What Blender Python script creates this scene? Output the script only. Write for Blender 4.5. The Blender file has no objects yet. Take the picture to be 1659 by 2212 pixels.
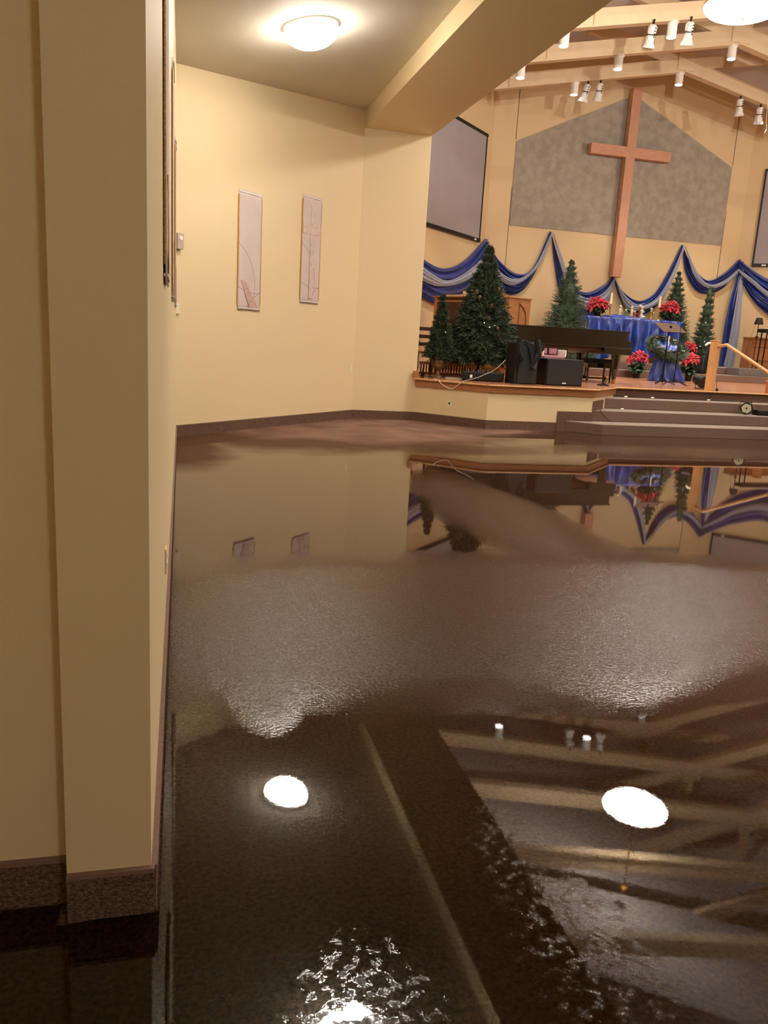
import bpy, bmesh, math, random
from mathutils import Vector, Matrix
rnd = random.Random(7)
PI = math.pi
# ------------------------------------------------------------------ camera
W, H = 1659, 2212
FPX, PITCH, ROLL, YAW, EYE = 1738.12, -.2158, .0575, .2528, 1.5
cp, sp, cy, sy, cr, sr = math.cos(PITCH), math.sin(PITCH), math.cos(YAW), math.sin(YAW), math.cos(ROLL), math.sin(ROLL)
FW = Vector((sy*cp, cy*cp, sp)); R0 = Vector((cy, -sy, 0)); U0 = R0.cross(FW)
RT = cr*R0 + sr*U0; UP = -sr*R0 + cr*U0
cam_data = bpy.data.cameras.new('camera'); cam = bpy.data.objects.new('camera', cam_data)
bpy.context.scene.collection.objects.link(cam)
cam_data.sensor_fit = 'HORIZONTAL'; cam_data.sensor_width = 36; cam_data.lens = FPX/W*36
cam_data.clip_start = .02; cam_data.clip_end = 200
cam.matrix_world = Matrix(((RT.x, UP.x, -FW.x, 0), (RT.y, UP.y, -FW.y, 0), (RT.z, UP.z, -FW.z, EYE), (0, 0, 0, 1)))
scene = bpy.context.scene; scene.camera = cam
# ------------------------------------------------------------------ world, exposure, light strengths
world = bpy.data.worlds.new('world'); scene.world = world; world.use_nodes = True
world.node_tree.nodes['Background'].inputs[0].default_value = (.9, .75, .55, 1)
world.node_tree.nodes['Background'].inputs[1].default_value = 0.02
scene.view_settings.view_transform = 'Standard'; scene.view_settings.look = 'None'
scene.view_settings.exposure = 1.74; scene.view_settings.gamma = 1; scene.view_settings.use_curve_mapping = False
scene.cycles.max_bounces = 8; scene.cycles.diffuse_bounces = 5; scene.cycles.glossy_bounces = 4
scene.cycles.transparent_max_bounces = 12; scene.cycles.transmission_bounces = 4
scene.cycles.caustics_reflective = False; scene.cycles.caustics_refractive = False
scene.cycles.sample_clamp_indirect = 6; scene.cycles.use_denoising = True
AISLE_GLOW = 25; PENDANT_GLOW = 25; CAN_WATT = 190; UPLIGHT = 260
WARM = (1, .82, .58); WARM2 = (1, .80, .60)

# ------------------------------------------------------------------ pixel helpers (place things in the surveyed room)
def ray(x, y): return FW*FPX + RT*(x-W/2) - UP*(y-H/2)
EY = Vector((0, 0, EYE))
def atY(x, y, Y): r = ray(x, y); return r*(Y/r.y) + EY
def atZ(x, y, z): r = ray(x, y); return r*((z-EYE)/r.z) + EY
def atP(x, y, p, q):
    r = ray(x, y); n = (q[1]-p[1], -(q[0]-p[0]))
    t = (n[0]*p[0]+n[1]*p[1])/(n[0]*r.x+n[1]*r.y); return r*t + EY

# ------------------------------------------------------------------ materials
def lin(h):
    out = []
    for i in (0, 2, 4):
        c = int(h[i:i+2], 16)/255; out.append(c/12.92 if c <= .04045 else ((c+.055)/1.055)**2.4)
    return (*out, 1)
def nodes_of(name):
    m = bpy.data.materials.new(name); m.use_nodes = True
    return m, m.node_tree.nodes, m.node_tree.links, m.node_tree.nodes['Principled BSDF']
def mat(name, col, rough=.6, metal=0, noise=0, scale=20, bump=0, bscale=150, spec=.4, coat=0, sheen=0, col2=None, stretch=(1, 1, 1), detail=3, bdist=.003):
    m, N, L, b = nodes_of(name)
    c = lin(col) if isinstance(col, str) else (*col, 1)
    b.inputs['Base Color'].default_value = c; b.inputs['Roughness'].default_value = rough
    b.inputs['Metallic'].default_value = metal; b.inputs['Specular IOR Level'].default_value = spec
    b.inputs['Coat Weight'].default_value = coat; b.inputs['Coat Roughness'].default_value = .08
    b.inputs['Sheen Weight'].default_value = sheen
    tc = N.new('ShaderNodeTexCoord'); mp = N.new('ShaderNodeMapping'); L.new(tc.outputs['Object'], mp.inputs[0])
    mp.inputs['Scale'].default_value = stretch
    if noise or col2:
        n = N.new('ShaderNodeTexNoise'); n.inputs['Scale'].default_value = scale; n.inputs['Detail'].default_value = detail
        L.new(mp.outputs[0], n.inputs['Vector'])
        r = N.new('ShaderNodeValToRGB'); r.color_ramp.elements[0].position = .35; r.color_ramp.elements[1].position = .65
        c2 = lin(col2) if col2 else tuple(min(1, v*(1+noise)) for v in c[:3])+(1,)
        c1 = c if col2 else tuple(v*(1-noise) for v in c[:3])+(1,)
        r.color_ramp.elements[0].color = c1; r.color_ramp.elements[1].color = c2
        L.new(n.outputs['Fac'], r.inputs[0]); L.new(r.outputs[0], b.inputs['Base Color'])
    if bump:
        n2 = N.new('ShaderNodeTexNoise'); n2.inputs['Scale'].default_value = bscale; n2.inputs['Detail'].default_value = 3
        L.new(mp.outputs[0], n2.inputs['Vector'])
        bp = N.new('ShaderNodeBump'); bp.inputs['Strength'].default_value = bump; bp.inputs['Distance'].default_value = bdist
        L.new(n2.outputs['Fac'], bp.inputs['Height']); L.new(bp.outputs[0], b.inputs['Normal'])
    return m
def glow(name, col, s):
    m, N, L, b = nodes_of(name); b.inputs['Base Color'].default_value = (.8, .8, .8, 1)
    b.inputs['Emission Color'].default_value = (*col, 1); b.inputs['Emission Strength'].default_value = s; return m
PAINT = mat('cream_paint', 'e0cda6', .55, bump=.25, bscale=260, spec=.3)
PAINT_LIT = mat('cream_paint_warm_lit', 'd8bf96', .6, bump=.2, bscale=260, spec=.25)  # same cream paint, the nave's orange light bleed tinted into its colour
BEAMP = mat('beam_paint', 'd2b893', .6, noise=.03, scale=3, bump=.15, bscale=200)
CEIL = mat('ceiling_paint', 'd3cab8', .75, bump=.9, bscale=190, bdist=.006)
NCEIL = mat('nave_ceiling_paint', 'c2b8b4', .8, noise=.04, scale=2, bump=.2, bscale=100)
CARPET = mat('brown_carpet', '5f4a3f', .95, noise=.3, scale=55, bump=.9, bscale=420, spec=.1, detail=6, bdist=.006)
STEPC = mat('step_carpet', '6f594e', .95, noise=.12, scale=60, bump=.6, bscale=380, spec=.1, detail=5)
STEPC.node_tree.nodes['Principled BSDF'].inputs['Sheen Weight'].default_value = 1
STEPC.node_tree.nodes['Principled BSDF'].inputs['Sheen Roughness'].default_value = .4
BASEC = mat('baseboard_carpet', '6f584c', .95, noise=.45, scale=90, bump=1, bscale=160, spec=.1, detail=6, bdist=.01)
BIND = mat('carpet_binding', '7d6459', .8, noise=.1, scale=60)
OAK = mat('oak', 'b9834f', .4, col2='9a6437', scale=7, stretch=(1, 8, 12), spec=.4, coat=.2)
OAKF = mat('oak_fascia', 'ad7449', .45, col2='96603a', scale=5, stretch=(1, 1, 14), coat=.15)
OAKL = mat('light_oak', 'd3a470', .4, col2='c08f5c', scale=6, stretch=(8, 8, 1), coat=.2)
FLOORW = mat('stage_floor_wood', 'c48e6c', .22, col2='ab7350', scale=4, stretch=(1, 18, 1), coat=.4)
CROSSM = mat('cross_wood', 'c9977a', .5, col2='b98566', scale=5, stretch=(10, 3, 1))
WALNUT = mat('organ_wood', '8a5c35', .45, col2='744a28', scale=5, stretch=(1, 1, 8), coat=.15)
DARKW = mat('dark_wood', '4b2b1a', .45, col2='3a2013', scale=6, stretch=(8, 1, 1))
STONE = mat('stone_plaster', 'a9a194', .9, col2='978f82', scale=5, bump=.8, bscale=35, detail=8, bdist=.02)
SCREEN = mat('projection_screen', 'a09a9c', .7, noise=.02, scale=2)
BLACK = mat('black_plastic', '0b0b0c', .45, noise=.2, scale=30)
FELT = mat('black_fabric', '0d0d10', .95, noise=.4, scale=20, bump=.5, bscale=60, sheen=.1)
GRILL = mat('speaker_grille', '1b1e1e', .6, noise=.25, scale=300, bump=.3, bscale=600)
PIANO = mat('piano_lacquer', '070504', .08, spec=.5, coat=1, noise=.2, scale=2)
BRASS = mat('brass', 'c79a4c', .25, metal=1, noise=.05, scale=10)
IRON = mat('black_iron', '0c0c0e', .4, metal=.6, noise=.1)
CHROME = mat('chrome', 'c9c9cc', .15, metal=1, noise=.03)
WHITEP = mat('white_plastic', 'e8e4da', .45, noise=.02)
IVORY = mat('ivory_plastic', 'e2d8b4', .45, noise=.02)
BAG = mat('white_plastic_bag', 'e6e2dc', .3, noise=.08, scale=18, bump=1, bscale=30, bdist=.02)
BLUE = mat('blue_satin', '142f80', .3, noise=.25, scale=3, sheen=.15, spec=.6, bump=.3, bscale=14, bdist=.01)
BLUEC = mat('blue_satin_cloth', '1d3d94', .27, noise=.25, scale=4, sheen=.15, spec=.7, bump=.3, bscale=12, bdist=.01)
BLUED = mat('dark_blue_satin', '1b2f74', .35, noise=.25, scale=4, sheen=.3, spec=.6)
PINE = mat('pine_needles', '4c5a44', .65, col2='28372a', scale=14, spec=.3)
SPRUCE = mat('spruce_needles', '50654f', .65, col2='2b3f32', scale=14, spec=.3)
BARK = mat('bark', '2b2018', .9, noise=.3)
RED = mat('poinsettia_red', 'b00e26', .6, noise=.45, scale=30, sheen=.2)
LEAF = mat('plant_leaf', '24421f', .5, noise=.3, scale=30)
BRONZE = mat('bronze_urn', '84694f', .4, metal=.4, col2='5a4534', scale=12)
CANDLE = mat('ivory_candle', 'f0e6cf', .4, noise=.02); CANDB = mat('blue_candle', '1d2a6b', .4, noise=.05)
PINK = mat('pink_upholstery', '8c5f6b', .9, noise=.12, scale=60, sheen=.2)
GREYC = mat('grey_carpet', '6b6460', .95, noise=.2, scale=30, bump=.5, bscale=200)
GOLD = mat('gold_trim', 'b98a35', .5, metal=.3, noise=.4, scale=120)
PAPER = mat('paper', 'ded8c8', .8, noise=.05)
FIG = mat('carved_figure', 'cfc0a0', .6, noise=.15, scale=40); FIGG = mat('green_figure', '66705e', .6, noise=.15, scale=40); FIGR = mat('brown_figure', '8d4a34', .6, noise=.15, scale=40)
BERRY = mat('dusty_rose_bow', '9a4d46', .7, noise=.2, scale=40)
CONE = mat('pine_cone', '6d5540', .9, noise=.4, scale=50)
# sheer silver organza
m, N, L, b = nodes_of('silver_organza'); ORG = m
b.inputs['Base Color'].default_value = lin('a6aabd'); b.inputs['Roughness'].default_value = .35; b.inputs['Sheen Weight'].default_value = .5
b.inputs['Alpha'].default_value = .8
nz = N.new('ShaderNodeTexNoise'); nz.inputs['Scale'].default_value = 9; tc = N.new('ShaderNodeTexCoord'); L.new(tc.outputs['Object'], nz.inputs['Vector'])
bp = N.new('ShaderNodeBump'); bp.inputs['Strength'].default_value = .5; bp.inputs['Distance'].default_value = .02; L.new(nz.outputs['Fac'], bp.inputs['Height']); L.new(bp.outputs[0], b.inputs['Normal'])
# banner fabric with faint curved quilt lines
m, N, L, b = nodes_of('banner_fabric'); BANNER = m
b.inputs['Roughness'].default_value = .85
tc = N.new('ShaderNodeTexCoord')
prev = None
for (cx, cz, rr) in ((.5, .35, .62), (-.45, -.3, .6), (.55, -.75, .75), (-.1, 1.1, .85)):
    vm = N.new('ShaderNodeVectorMath'); vm.operation = 'DISTANCE'; L.new(tc.outputs['Object'], vm.inputs[0]); vm.inputs[1].default_value = (cx, 0, cz)
    s = N.new('ShaderNodeMath'); s.operation = 'SUBTRACT'; L.new(vm.outputs['Value'], s.inputs[0]); s.inputs[1].default_value = rr
    a = N.new('ShaderNodeMath'); a.operation = 'ABSOLUTE'; L.new(s.outputs[0], a.inputs[0])
    l = N.new('ShaderNodeMath'); l.operation = 'LESS_THAN'; L.new(a.outputs[0], l.inputs[0]); l.inputs[1].default_value = .005
    if prev is None: prev = l
    else:
        mx = N.new('ShaderNodeMath'); mx.operation = 'MAXIMUM'; L.new(prev.outputs[0], mx.inputs[0]); L.new(l.outputs[0], mx.inputs[1]); prev = mx
nz = N.new('ShaderNodeTexNoise'); nz.inputs['Scale'].default_value = 3; L.new(tc.outputs['Object'], nz.inputs['Vector'])
cr_ = N.new('ShaderNodeValToRGB'); cr_.color_ramp.elements[0].color = lin('c5b3b0'); cr_.color_ramp.elements[1].color = lin('d3c5c3'); L.new(nz.outputs['Fac'], cr_.inputs[0])
mixc = N.new('ShaderNodeMixRGB'); L.new(prev.outputs[0], mixc.inputs[0]); L.new(cr_.outputs[0], mixc.inputs[1]); mixc.inputs[2].default_value = lin('9c8a80'); L.new(mixc.outputs[0], b.inputs['Base Color'])

# ------------------------------------------------------------------ mesh builder
class MB:
    def __init__(s): s.v = []; s.f = []
    def add(s, vs, fs):
        o = len(s.v); s.v += [tuple(v) for v in vs]; s.f += [tuple(i+o for i in f) for f in fs]; return s
    def box(s, c, d, rz=0, M=None):
        x, y, z = d[0]/2, d[1]/2, d[2]/2
        vs = [Vector((a*x, b*y, e*z)) for a in (-1, 1) for b in (-1, 1) for e in (-1, 1)]
        if M is not None: vs = [M @ v for v in vs]
        else:
            R = Matrix.Rotation(rz, 3, 'Z'); vs = [R @ v for v in vs]
        c = Vector(c)
        return s.add([v+c for v in vs], [(0, 1, 3, 2), (4, 6, 7, 5), (0, 4, 5, 1), (2, 3, 7, 6), (0, 2, 6, 4), (1, 5, 7, 3)])
    def prism(s, pts, z0, z1):
        n = len(pts); g = lambda z, p: z(p) if callable(z) else z
        vs = [(p[0], p[1], g(z0, p)) for p in pts] + [(p[0], p[1], g(z1, p)) for p in pts]
        return s.add(vs, [tuple(range(n))[::-1], tuple(range(n, 2*n))] + [(i, (i+1) % n, (i+1) % n+n, i+n) for i in range(n)])
    def extr(s, pts, d):
        n = len(pts); d = Vector(d); vs = [Vector(p) for p in pts]; vs += [p+d for p in vs]
        return s.add(vs, [tuple(range(n))[::-1], tuple(range(n, 2*n))] + [(i, (i+1) % n, (i+1) % n+n, i+n) for i in range(n)])
    def cyl(s, a, b, r0, r1=None, n=14):
        r1 = r0 if r1 is None else r1; a = Vector(a); b = Vector(b); d = (b-a).normalized()
        u = d.orthogonal().normalized(); w = d.cross(u)
        vs = []
        for p, r in ((a, r0), (b, r1)):
            vs += [p+(u*math.cos(2*PI*i/n)+w*math.sin(2*PI*i/n))*r for i in range(n)]
        return s.add(vs, [tuple(range(n))[::-1], tuple(range(n, 2*n))] + [(i, (i+1) % n, (i+1) % n+n, i+n) for i in range(n)])
    def lathe(s, c, prof, n=24, sx=1, sy=1):
        c = Vector(c); vs = []; k = len(prof)
        for i in range(n):
            a = 2*PI*i/n
            vs += [c+Vector((math.cos(a)*r*sx, math.sin(a)*r*sy, z)) for r, z in prof]
        fs = [(i*k+j, ((i+1) % n)*k+j, ((i+1) % n)*k+j+1, i*k+j+1) for i in range(n) for j in range(k-1)]
        if prof[0][0] > .001: fs.append(tuple(i*k for i in range(n))[::-1])
        if prof[-1][0] > .001: fs.append(tuple(i*k+k-1 for i in range(n)))
        return s.add(vs, fs)
    def ball(s, c, r, n=10, sz=1):
        return s.lathe(c, [(max(r*math.sin(PI*i/n), .0001), -r*sz*math.cos(PI*i/n)) for i in range(n+1)], n+2)
    def tube(s, pts, r, n=6):
        pts = [Vector(p) for p in pts]; vs = []; k = len(pts)
        for i, p in enumerate(pts):
            d = (pts[min(i+1, k-1)]-pts[max(i-1, 0)]).normalized(); u = d.orthogonal().normalized() if abs(d.z) > .95 else d.cross(Vector((0, 0, 1))).normalized()
            w = d.cross(u)
            vs += [p+(u*math.cos(2*PI*j/n)+w*math.sin(2*PI*j/n))*r for j in range(n)]
        fs = [(i*n+j, i*n+(j+1) % n, (i+1)*n+(j+1) % n, (i+1)*n+j) for i in range(k-1) for j in range(n)]
        fs += [tuple(range(n))[::-1], tuple(range((k-1)*n, k*n))]
        return s.add(vs, fs)
    def torus(s, c, R, r, M, n=28, k=8):
        c = Vector(c); vs = [c+M @ Vector(((R+r*math.cos(2*PI*j/k))*math.cos(2*PI*i/n), (R+r*math.cos(2*PI*j/k))*math.sin(2*PI*i/n), r*math.sin(2*PI*j/k))) for i in range(n) for j in range(k)]
        return s.add(vs, [(i*k+j, ((i+1) % n)*k+j, ((i+1) % n)*k+(j+1) % k, i*k+(j+1) % k) for i in range(n) for j in range(k)])
    def grid(s, P, nu, nv):
        vs = [P(i/nu, j/nv) for i in range(nu+1) for j in range(nv+1)]
        return s.add(vs, [(i*(nv+1)+j, (i+1)*(nv+1)+j, (i+1)*(nv+1)+j+1, i*(nv+1)+j+1) for i in range(nu) for j in range(nv)])
    def build(s, name, m, parent=None, smooth=False, bevel=0, sub=0, thick=0, fixn=True):
        me = bpy.data.meshes.new(name)
        off = Vector(parent_loc(parent)) if parent else Vector((0, 0, 0))
        me.from_pydata([(v[0]-off.x, v[1]-off.y, v[2]-off.z) for v in s.v], [], s.f); me.materials.append(m)
        if fixn:
            bm = bmesh.new(); bm.from_mesh(me); bmesh.ops.recalc_face_normals(bm, faces=bm.faces); bm.to_mesh(me); bm.free()
        if smooth: me.shade_smooth()
        o = bpy.data.objects.new(name, me); scene.collection.objects.link(o)
        if parent: o.parent = parent
        if thick: md = o.modifiers.new('thickness', 'SOLIDIFY'); md.thickness = thick
        if bevel:
            md = o.modifiers.new('bevel', 'BEVEL'); md.width = bevel; md.segments = 2; md.limit_method = 'ANGLE'
        if smooth and not sub:
            try: me.set_sharp_from_angle(angle=math.radians(45))
            except Exception: pass
        return o
def parent_loc(p):
    v = Vector(p.location)
    while p.parent: p = p.parent; v += p.location
    return v
def thing(name, loc, label, cat, group=None):
    o = bpy.data.objects.new(name, None); scene.collection.objects.link(o); o.location = loc; o.empty_display_size = .1
    return tag(o, label, cat, group)
def tag(o, label, cat, group=None):
    o['label'] = label; o['category'] = cat
    if group: o['group'] = group
    return o
def struct(mb, name, m, **k):
    o = mb.build(name, m, **k); o['kind'] = 'structure'; return o
def dup(root, loc, label=None, rz=None):
    r = root.copy(); scene.collection.objects.link(r); r.location = loc
    if rz is not None: r.rotation_euler.z = rz
    if label: r['label'] = label
    for ch in list(root.children):
        c = ch.copy(); scene.collection.objects.link(c); c.parent = r
        for g in list(ch.children):
            d = g.copy(); scene.collection.objects.link(d); d.parent = c
    return r

# ------------------------------------------------------------------ room shell
YB, XR = 22.3, 12.29          # chancel back wall, ridge line
WX = -.073                    # left aisle wall face
A = (WX, 11.22); B = (2.984, 14.32); C = (4.164, 14.32)
BLx, BRx = 8.22, 16.36        # chancel wall corners
ZS, ZF = .773, .6325          # stage height, underside of oak fascia
XE = 20.42                    # right nave wall
# ---- carpet floor (wet and dark where the water lies, drier brown by the far wall)
m, N, L, b = nodes_of('wet_carpet'); WET = m
geo = N.new('ShaderNodeNewGeometry')
n1 = N.new('ShaderNodeTexNoise'); n1.inputs['Scale'].default_value = 1.3; n1.inputs['Detail'].default_value = 5; L.new(geo.outputs['Position'], n1.inputs['Vector'])
sx = N.new('ShaderNodeSeparateXYZ'); L.new(geo.outputs['Position'], sx.inputs[0])
def M_(op, a, b_=None, c_=None, clamp=False):
    n = N.new('ShaderNodeMath'); n.operation = op; n.use_clamp = clamp
    for i, v in enumerate((a, b_, c_)):
        if v is None: continue
        if isinstance(v, (int, float)): n.inputs[i].default_value = v
        else: L.new(v, n.inputs[i])
    return n.outputs[0]
wob = M_('MULTIPLY', M_('SUBTRACT', n1.outputs['Fac'], .5), 2.6)
def ellipse(cx, cy_, rx, ry, soft, wobs=.25):
    """1 inside, 0 outside, soft noisy rim"""
    dx = M_('DIVIDE', M_('SUBTRACT', sx.outputs[0], cx), rx); dy = M_('DIVIDE', M_('SUBTRACT', sx.outputs[1], cy_), ry)
    d = M_('SQRT', M_('ADD', M_('MULTIPLY', dx, dx), M_('MULTIPLY', dy, dy)))
    d = M_('ADD', d, M_('MULTIPLY', wob, wobs))
    return M_('DIVIDE', M_('SUBTRACT', 1+soft/2, d), soft, clamp=True)
damp = M_('MAXIMUM', ellipse(2.6, 13.2, 2.6, 2.05, .25, .3), ellipse(5.0, 13.4, 1.2, .9, .3, .2))
fine = N.new('ShaderNodeTexNoise'); fine.inputs['Scale'].default_value = 70; fine.inputs['Detail'].default_value = 6; L.new(geo.outputs['Position'], fine.inputs['Vector'])
rp = N.new('ShaderNodeValToRGB'); rp.color_ramp.elements[0].position = .3; rp.color_ramp.elements[1].position = .75
rp.color_ramp.elements[0].color = (.024, .0105, .0050, 1); rp.color_ramp.elements[1].color = (.18, .090, .050, 1); L.new(fine.outputs['Fac'], rp.inputs[0])
rp2 = N.new('ShaderNodeValToRGB'); rp2.color_ramp.elements[0].position = .35; rp2.color_ramp.elements[1].position = .65
rp2.color_ramp.elements[0].color = lin('6e5346'); rp2.color_ramp.elements[1].color = lin('8a6d5f'); L.new(n1.outputs['Fac'], rp2.inputs[0])
mx = N.new('ShaderNodeMixRGB'); L.new(damp, mx.inputs[0]); L.new(rp.outputs[0], mx.inputs[1]); L.new(rp2.outputs[0], mx.inputs[2]); L.new(mx.outputs[0], b.inputs['Base Color'])
b.inputs['Roughness'].default_value = .9; b.inputs['Specular IOR Level'].default_value = .15
bp = N.new('ShaderNodeBump'); bp.inputs['Strength'].default_value = .8; bp.inputs['Distance'].default_value = .01; L.new(fine.outputs['Fac'], bp.inputs['Height']); L.new(bp.outputs[0], b.inputs['Normal'])
struct(MB().prism([(-4, -8), (24, -8), (24, 26), (-4, 26)], -.2, 0), 'floor', WET)
# ---- flood water: a thin film, glass-smooth in places, ruffled by carpet tips in others
m = bpy.data.materials.new('flood_water'); m.use_nodes = True; N = m.node_tree.nodes; L = m.node_tree.links; N.remove(N['Principled BSDF']); WATER = m
geo = N.new('ShaderNodeNewGeometry'); sx = N.new('ShaderNodeSeparateXYZ'); L.new(geo.outputs['Position'], sx.inputs[0])
n1 = N.new('ShaderNodeTexNoise'); n1.inputs['Scale'].default_value = 1.3; n1.inputs['Detail'].default_value = 5; L.new(geo.outputs['Position'], n1.inputs['Vector'])
wob = M_('MULTIPLY', M_('SUBTRACT', n1.outputs['Fac'], .5), 2.6)
damp = M_('MAXIMUM', ellipse(1.7, 12.9, 3.5, 2.75, .3, .16), M_('MAXIMUM', ellipse(5.0, 13.3, 1.1, .9, .4, .2), ellipse(.0, 10.2, .55, 1.5, .6, .3)))
ruff = M_('MAXIMUM', ellipse(1.9, 4.08, 3.2, 1.08, .4, .12), M_('MULTIPLY', ellipse(.33, 3.4, .2, .52, .6, .08), .8))
ruff = M_('MAXIMUM', ruff, ellipse(2.75, 6.4, .45, 1.75, .8, .2))
spot = N.new('ShaderNodeTexNoise'); spot.inputs['Scale'].default_value = 30; spot.inputs['Detail'].default_value = 5; L.new(geo.outputs['Position'], spot.inputs['Vector'])
spk = M_('MULTIPLY', M_('SUBTRACT', spot.outputs['Fac'], .52), 9, clamp=True)
near = M_('MAXIMUM', ellipse(.43, 1.44, .15, .22, 1.0, .5), M_('MAXIMUM', ellipse(.93, 1.95, .09, .2, 1.2, .5), ellipse(.98, 1.6, .13, .24, 1.2, .6)))
ruff = M_('MAXIMUM', ruff, M_('MULTIPLY', near, spk))
ruff = M_('MAXIMUM', ruff, M_('MULTIPLY', ellipse(7.6, 10.9, 2.2, .5, .9, .3), .8))
ruff = M_('MAXIMUM', ruff, M_('MULTIPLY', ellipse(3.6, 10.6, 1.6, .5, .8, .3), .6))
fine = N.new('ShaderNodeTexNoise'); fine.inputs['Scale'].default_value = 80; fine.inputs['Detail'].default_value = 5; L.new(geo.outputs['Position'], fine.inputs['Vector'])
wave = N.new('ShaderNodeTexNoise'); wave.inputs['Scale'].default_value = 9; wave.inputs['Detail'].default_value = 2; L.new(geo.outputs['Position'], wave.inputs['Vector'])
bst = M_('ADD', M_('MULTIPLY', ruff, .95), .006)
bp = N.new('ShaderNodeBump'); bp.inputs['Distance'].default_value = .0036; L.new(bst, bp.inputs['Strength']); L.new(fine.outputs['Fac'], bp.inputs['Height'])
bp2 = N.new('ShaderNodeBump'); bp2.inputs['Distance'].default_value = .00006; bp2.inputs['Strength'].default_value = .35; L.new(wave.outputs['Fac'], bp2.inputs['Height']); L.new(bp2.outputs[0], bp.inputs['Normal'])
gl = N.new('ShaderNodeBsdfGlossy'); gl.inputs['Color'].default_value = (1, 1, 1, 1); L.new(bp.outputs[0], gl.inputs['Normal'])
L.new(M_('ADD', M_('MULTIPLY', ruff, .17), .003), gl.inputs['Roughness'])
fr = N.new('ShaderNodeFresnel'); fr.inputs['IOR'].default_value = 1.48; L.new(bp2.outputs[0], fr.inputs['Normal'])
tr = N.new('ShaderNodeBsdfTransparent'); tr.inputs['Color'].default_value = (.82, .74, .66, 1)
tr0 = N.new('ShaderNodeBsdfTransparent')
mixw = N.new('ShaderNodeMixShader'); L.new(fr.outputs[0], mixw.inputs[0]); L.new(tr.outputs[0], mixw.inputs[1]); L.new(gl.outputs[0], mixw.inputs[2])
mixd = N.new('ShaderNodeMixShader'); L.new(M_('MAXIMUM', M_('MULTIPLY', damp, .93), M_('MULTIPLY', ruff, .18)), mixd.inputs[0]); L.new(mixw.outputs[0], mixd.inputs[1]); L.new(tr0.outputs[0], mixd.inputs[2])
L.new(mixd.outputs[0], N['Material Output'].inputs['Surface'])
wat = MB(); wp = [(-1.45, -6), (XE-.1, -6), (XE-.1, 12.6), (7.15, 12.7), (6.6, 13.1), (5.15, 13.2), (C[0], 14.2), (3.0, 14.2), (WX+.02, 11.15), (WX+.02, 1.9), (-.3, 1.88), (-.3, 1.96), (-1.45, 1.96)]
wat.add([(p[0], p[1], .005) for p in wp], [tuple(range(len(wp)))])
o = tag(wat.build('flood_water', WATER, fixn=False), 'shallow floodwater standing over the brown carpet, mirroring lamps and stage', 'water'); o['kind'] = 'stuff'
# ---- aisle walls
def zc(p): return 4.63+.174*(p[0]-WX)        # sloping aisle ceiling
def zc2(p): return zc(p)+.1
struct(MB().prism([(WX, 1.9), A, (A[0]-.2, A[1]), (-.277, 1.9)], 0, zc2), 'wall_left', PAINT)
struct(MB().prism([(-.277, 1.98), (-.277, 2.2), (-1.7, 2.2), (-1.7, 1.98)], 0, zc2), 'wall_near_left', PAINT)
struct(MB().prism([(-1.5, -8), (-1.5, 1.98), (-1.7, 1.98), (-1.7, -8)], 0, zc2), 'wall_entry', PAINT)
struct(MB().prism([A, B, (B[0], B[1]+.25), (A[0]-.2, A[1]+.1)], 0, zc2), 'wall_diagonal', PAINT)
struct(MB().prism([B, C, (C[0], C[1]+.2), (B[0], B[1]+.2)], 0, 4.95), 'wall_pier', PAINT)
struct(MB().prism([(-1.7, -8), (24, -8), (24, -8.2), (-1.7, -8.2)], 0, 10.3), 'wall_rear', PAINT)
# aisle ceiling slab and dropped beam
struct(MB().prism([(-1.7, -8.1), (2.984, -8.1), (2.984, 14.6), (-1.7, 14.6)], zc, lambda p: zc(p)+.12), 'ceiling', CEIL)
struct(MB().prism([(2.984, -8), (4.164, -8), (4.164, 14.32), (2.984, 14.32)], 4.89, 7.05), 'trim_1', PAINT)
# nave walls
def zr(x): return 10.0-.372*abs(x-XR)
struct(MB().prism([(4.164, 14.4), (4.164, 18.24), (3.9, 18.4), (3.9, 14.5)], 0, 7.0), 'wall_nave_left', PAINT_LIT)
struct(MB().prism([(4.164, 18.24), (BLx, YB), (BLx-.1, YB+.2), (3.95, 18.4)], 0, lambda p: zr(p[0])+.02), 'wall_chancel_left', PAINT_LIT)
struct(MB().prism([(XE, 18.24), (BRx, YB), (BRx+.1, YB+.2), (XE+.2, 18.4)], 0, lambda p: zr(p[0])+.02), 'wall_chancel_right', PAINT_LIT)
struct(MB().prism([(XE, -8), (XE, 18.24), (XE+.2, 18.4), (XE+.2, -8)], 0, 7.05), 'wall_nave_right', PAINT_LIT)
struct(MB().extr([(BLx-.1, YB, 0), (BRx+.1, YB, 0), (BRx+.1, YB, zr(BRx)), (XR, YB, 10.0), (BLx-.1, YB, zr(BLx))], (0, .2, 0)), 'wall_back', PAINT_LIT)
struct(MB().extr([(4.0, -8.1, zr(4.0)), (XR, -8.1, 10), (XR, -8.1, 10.15), (4.0, -8.1, zr(4)+.15)], (0, 30.7, 0)), 'ceiling', NCEIL)
struct(MB().extr([(XE+.2, -8.1, zr(XE+.2)), (XR, -8.1, 10), (XR, -8.1, 10.15), (XE+.2, -8.1, zr(XE+.2)+.15)], (0, 30.7, 0)), 'ceiling', NCEIL)
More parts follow.
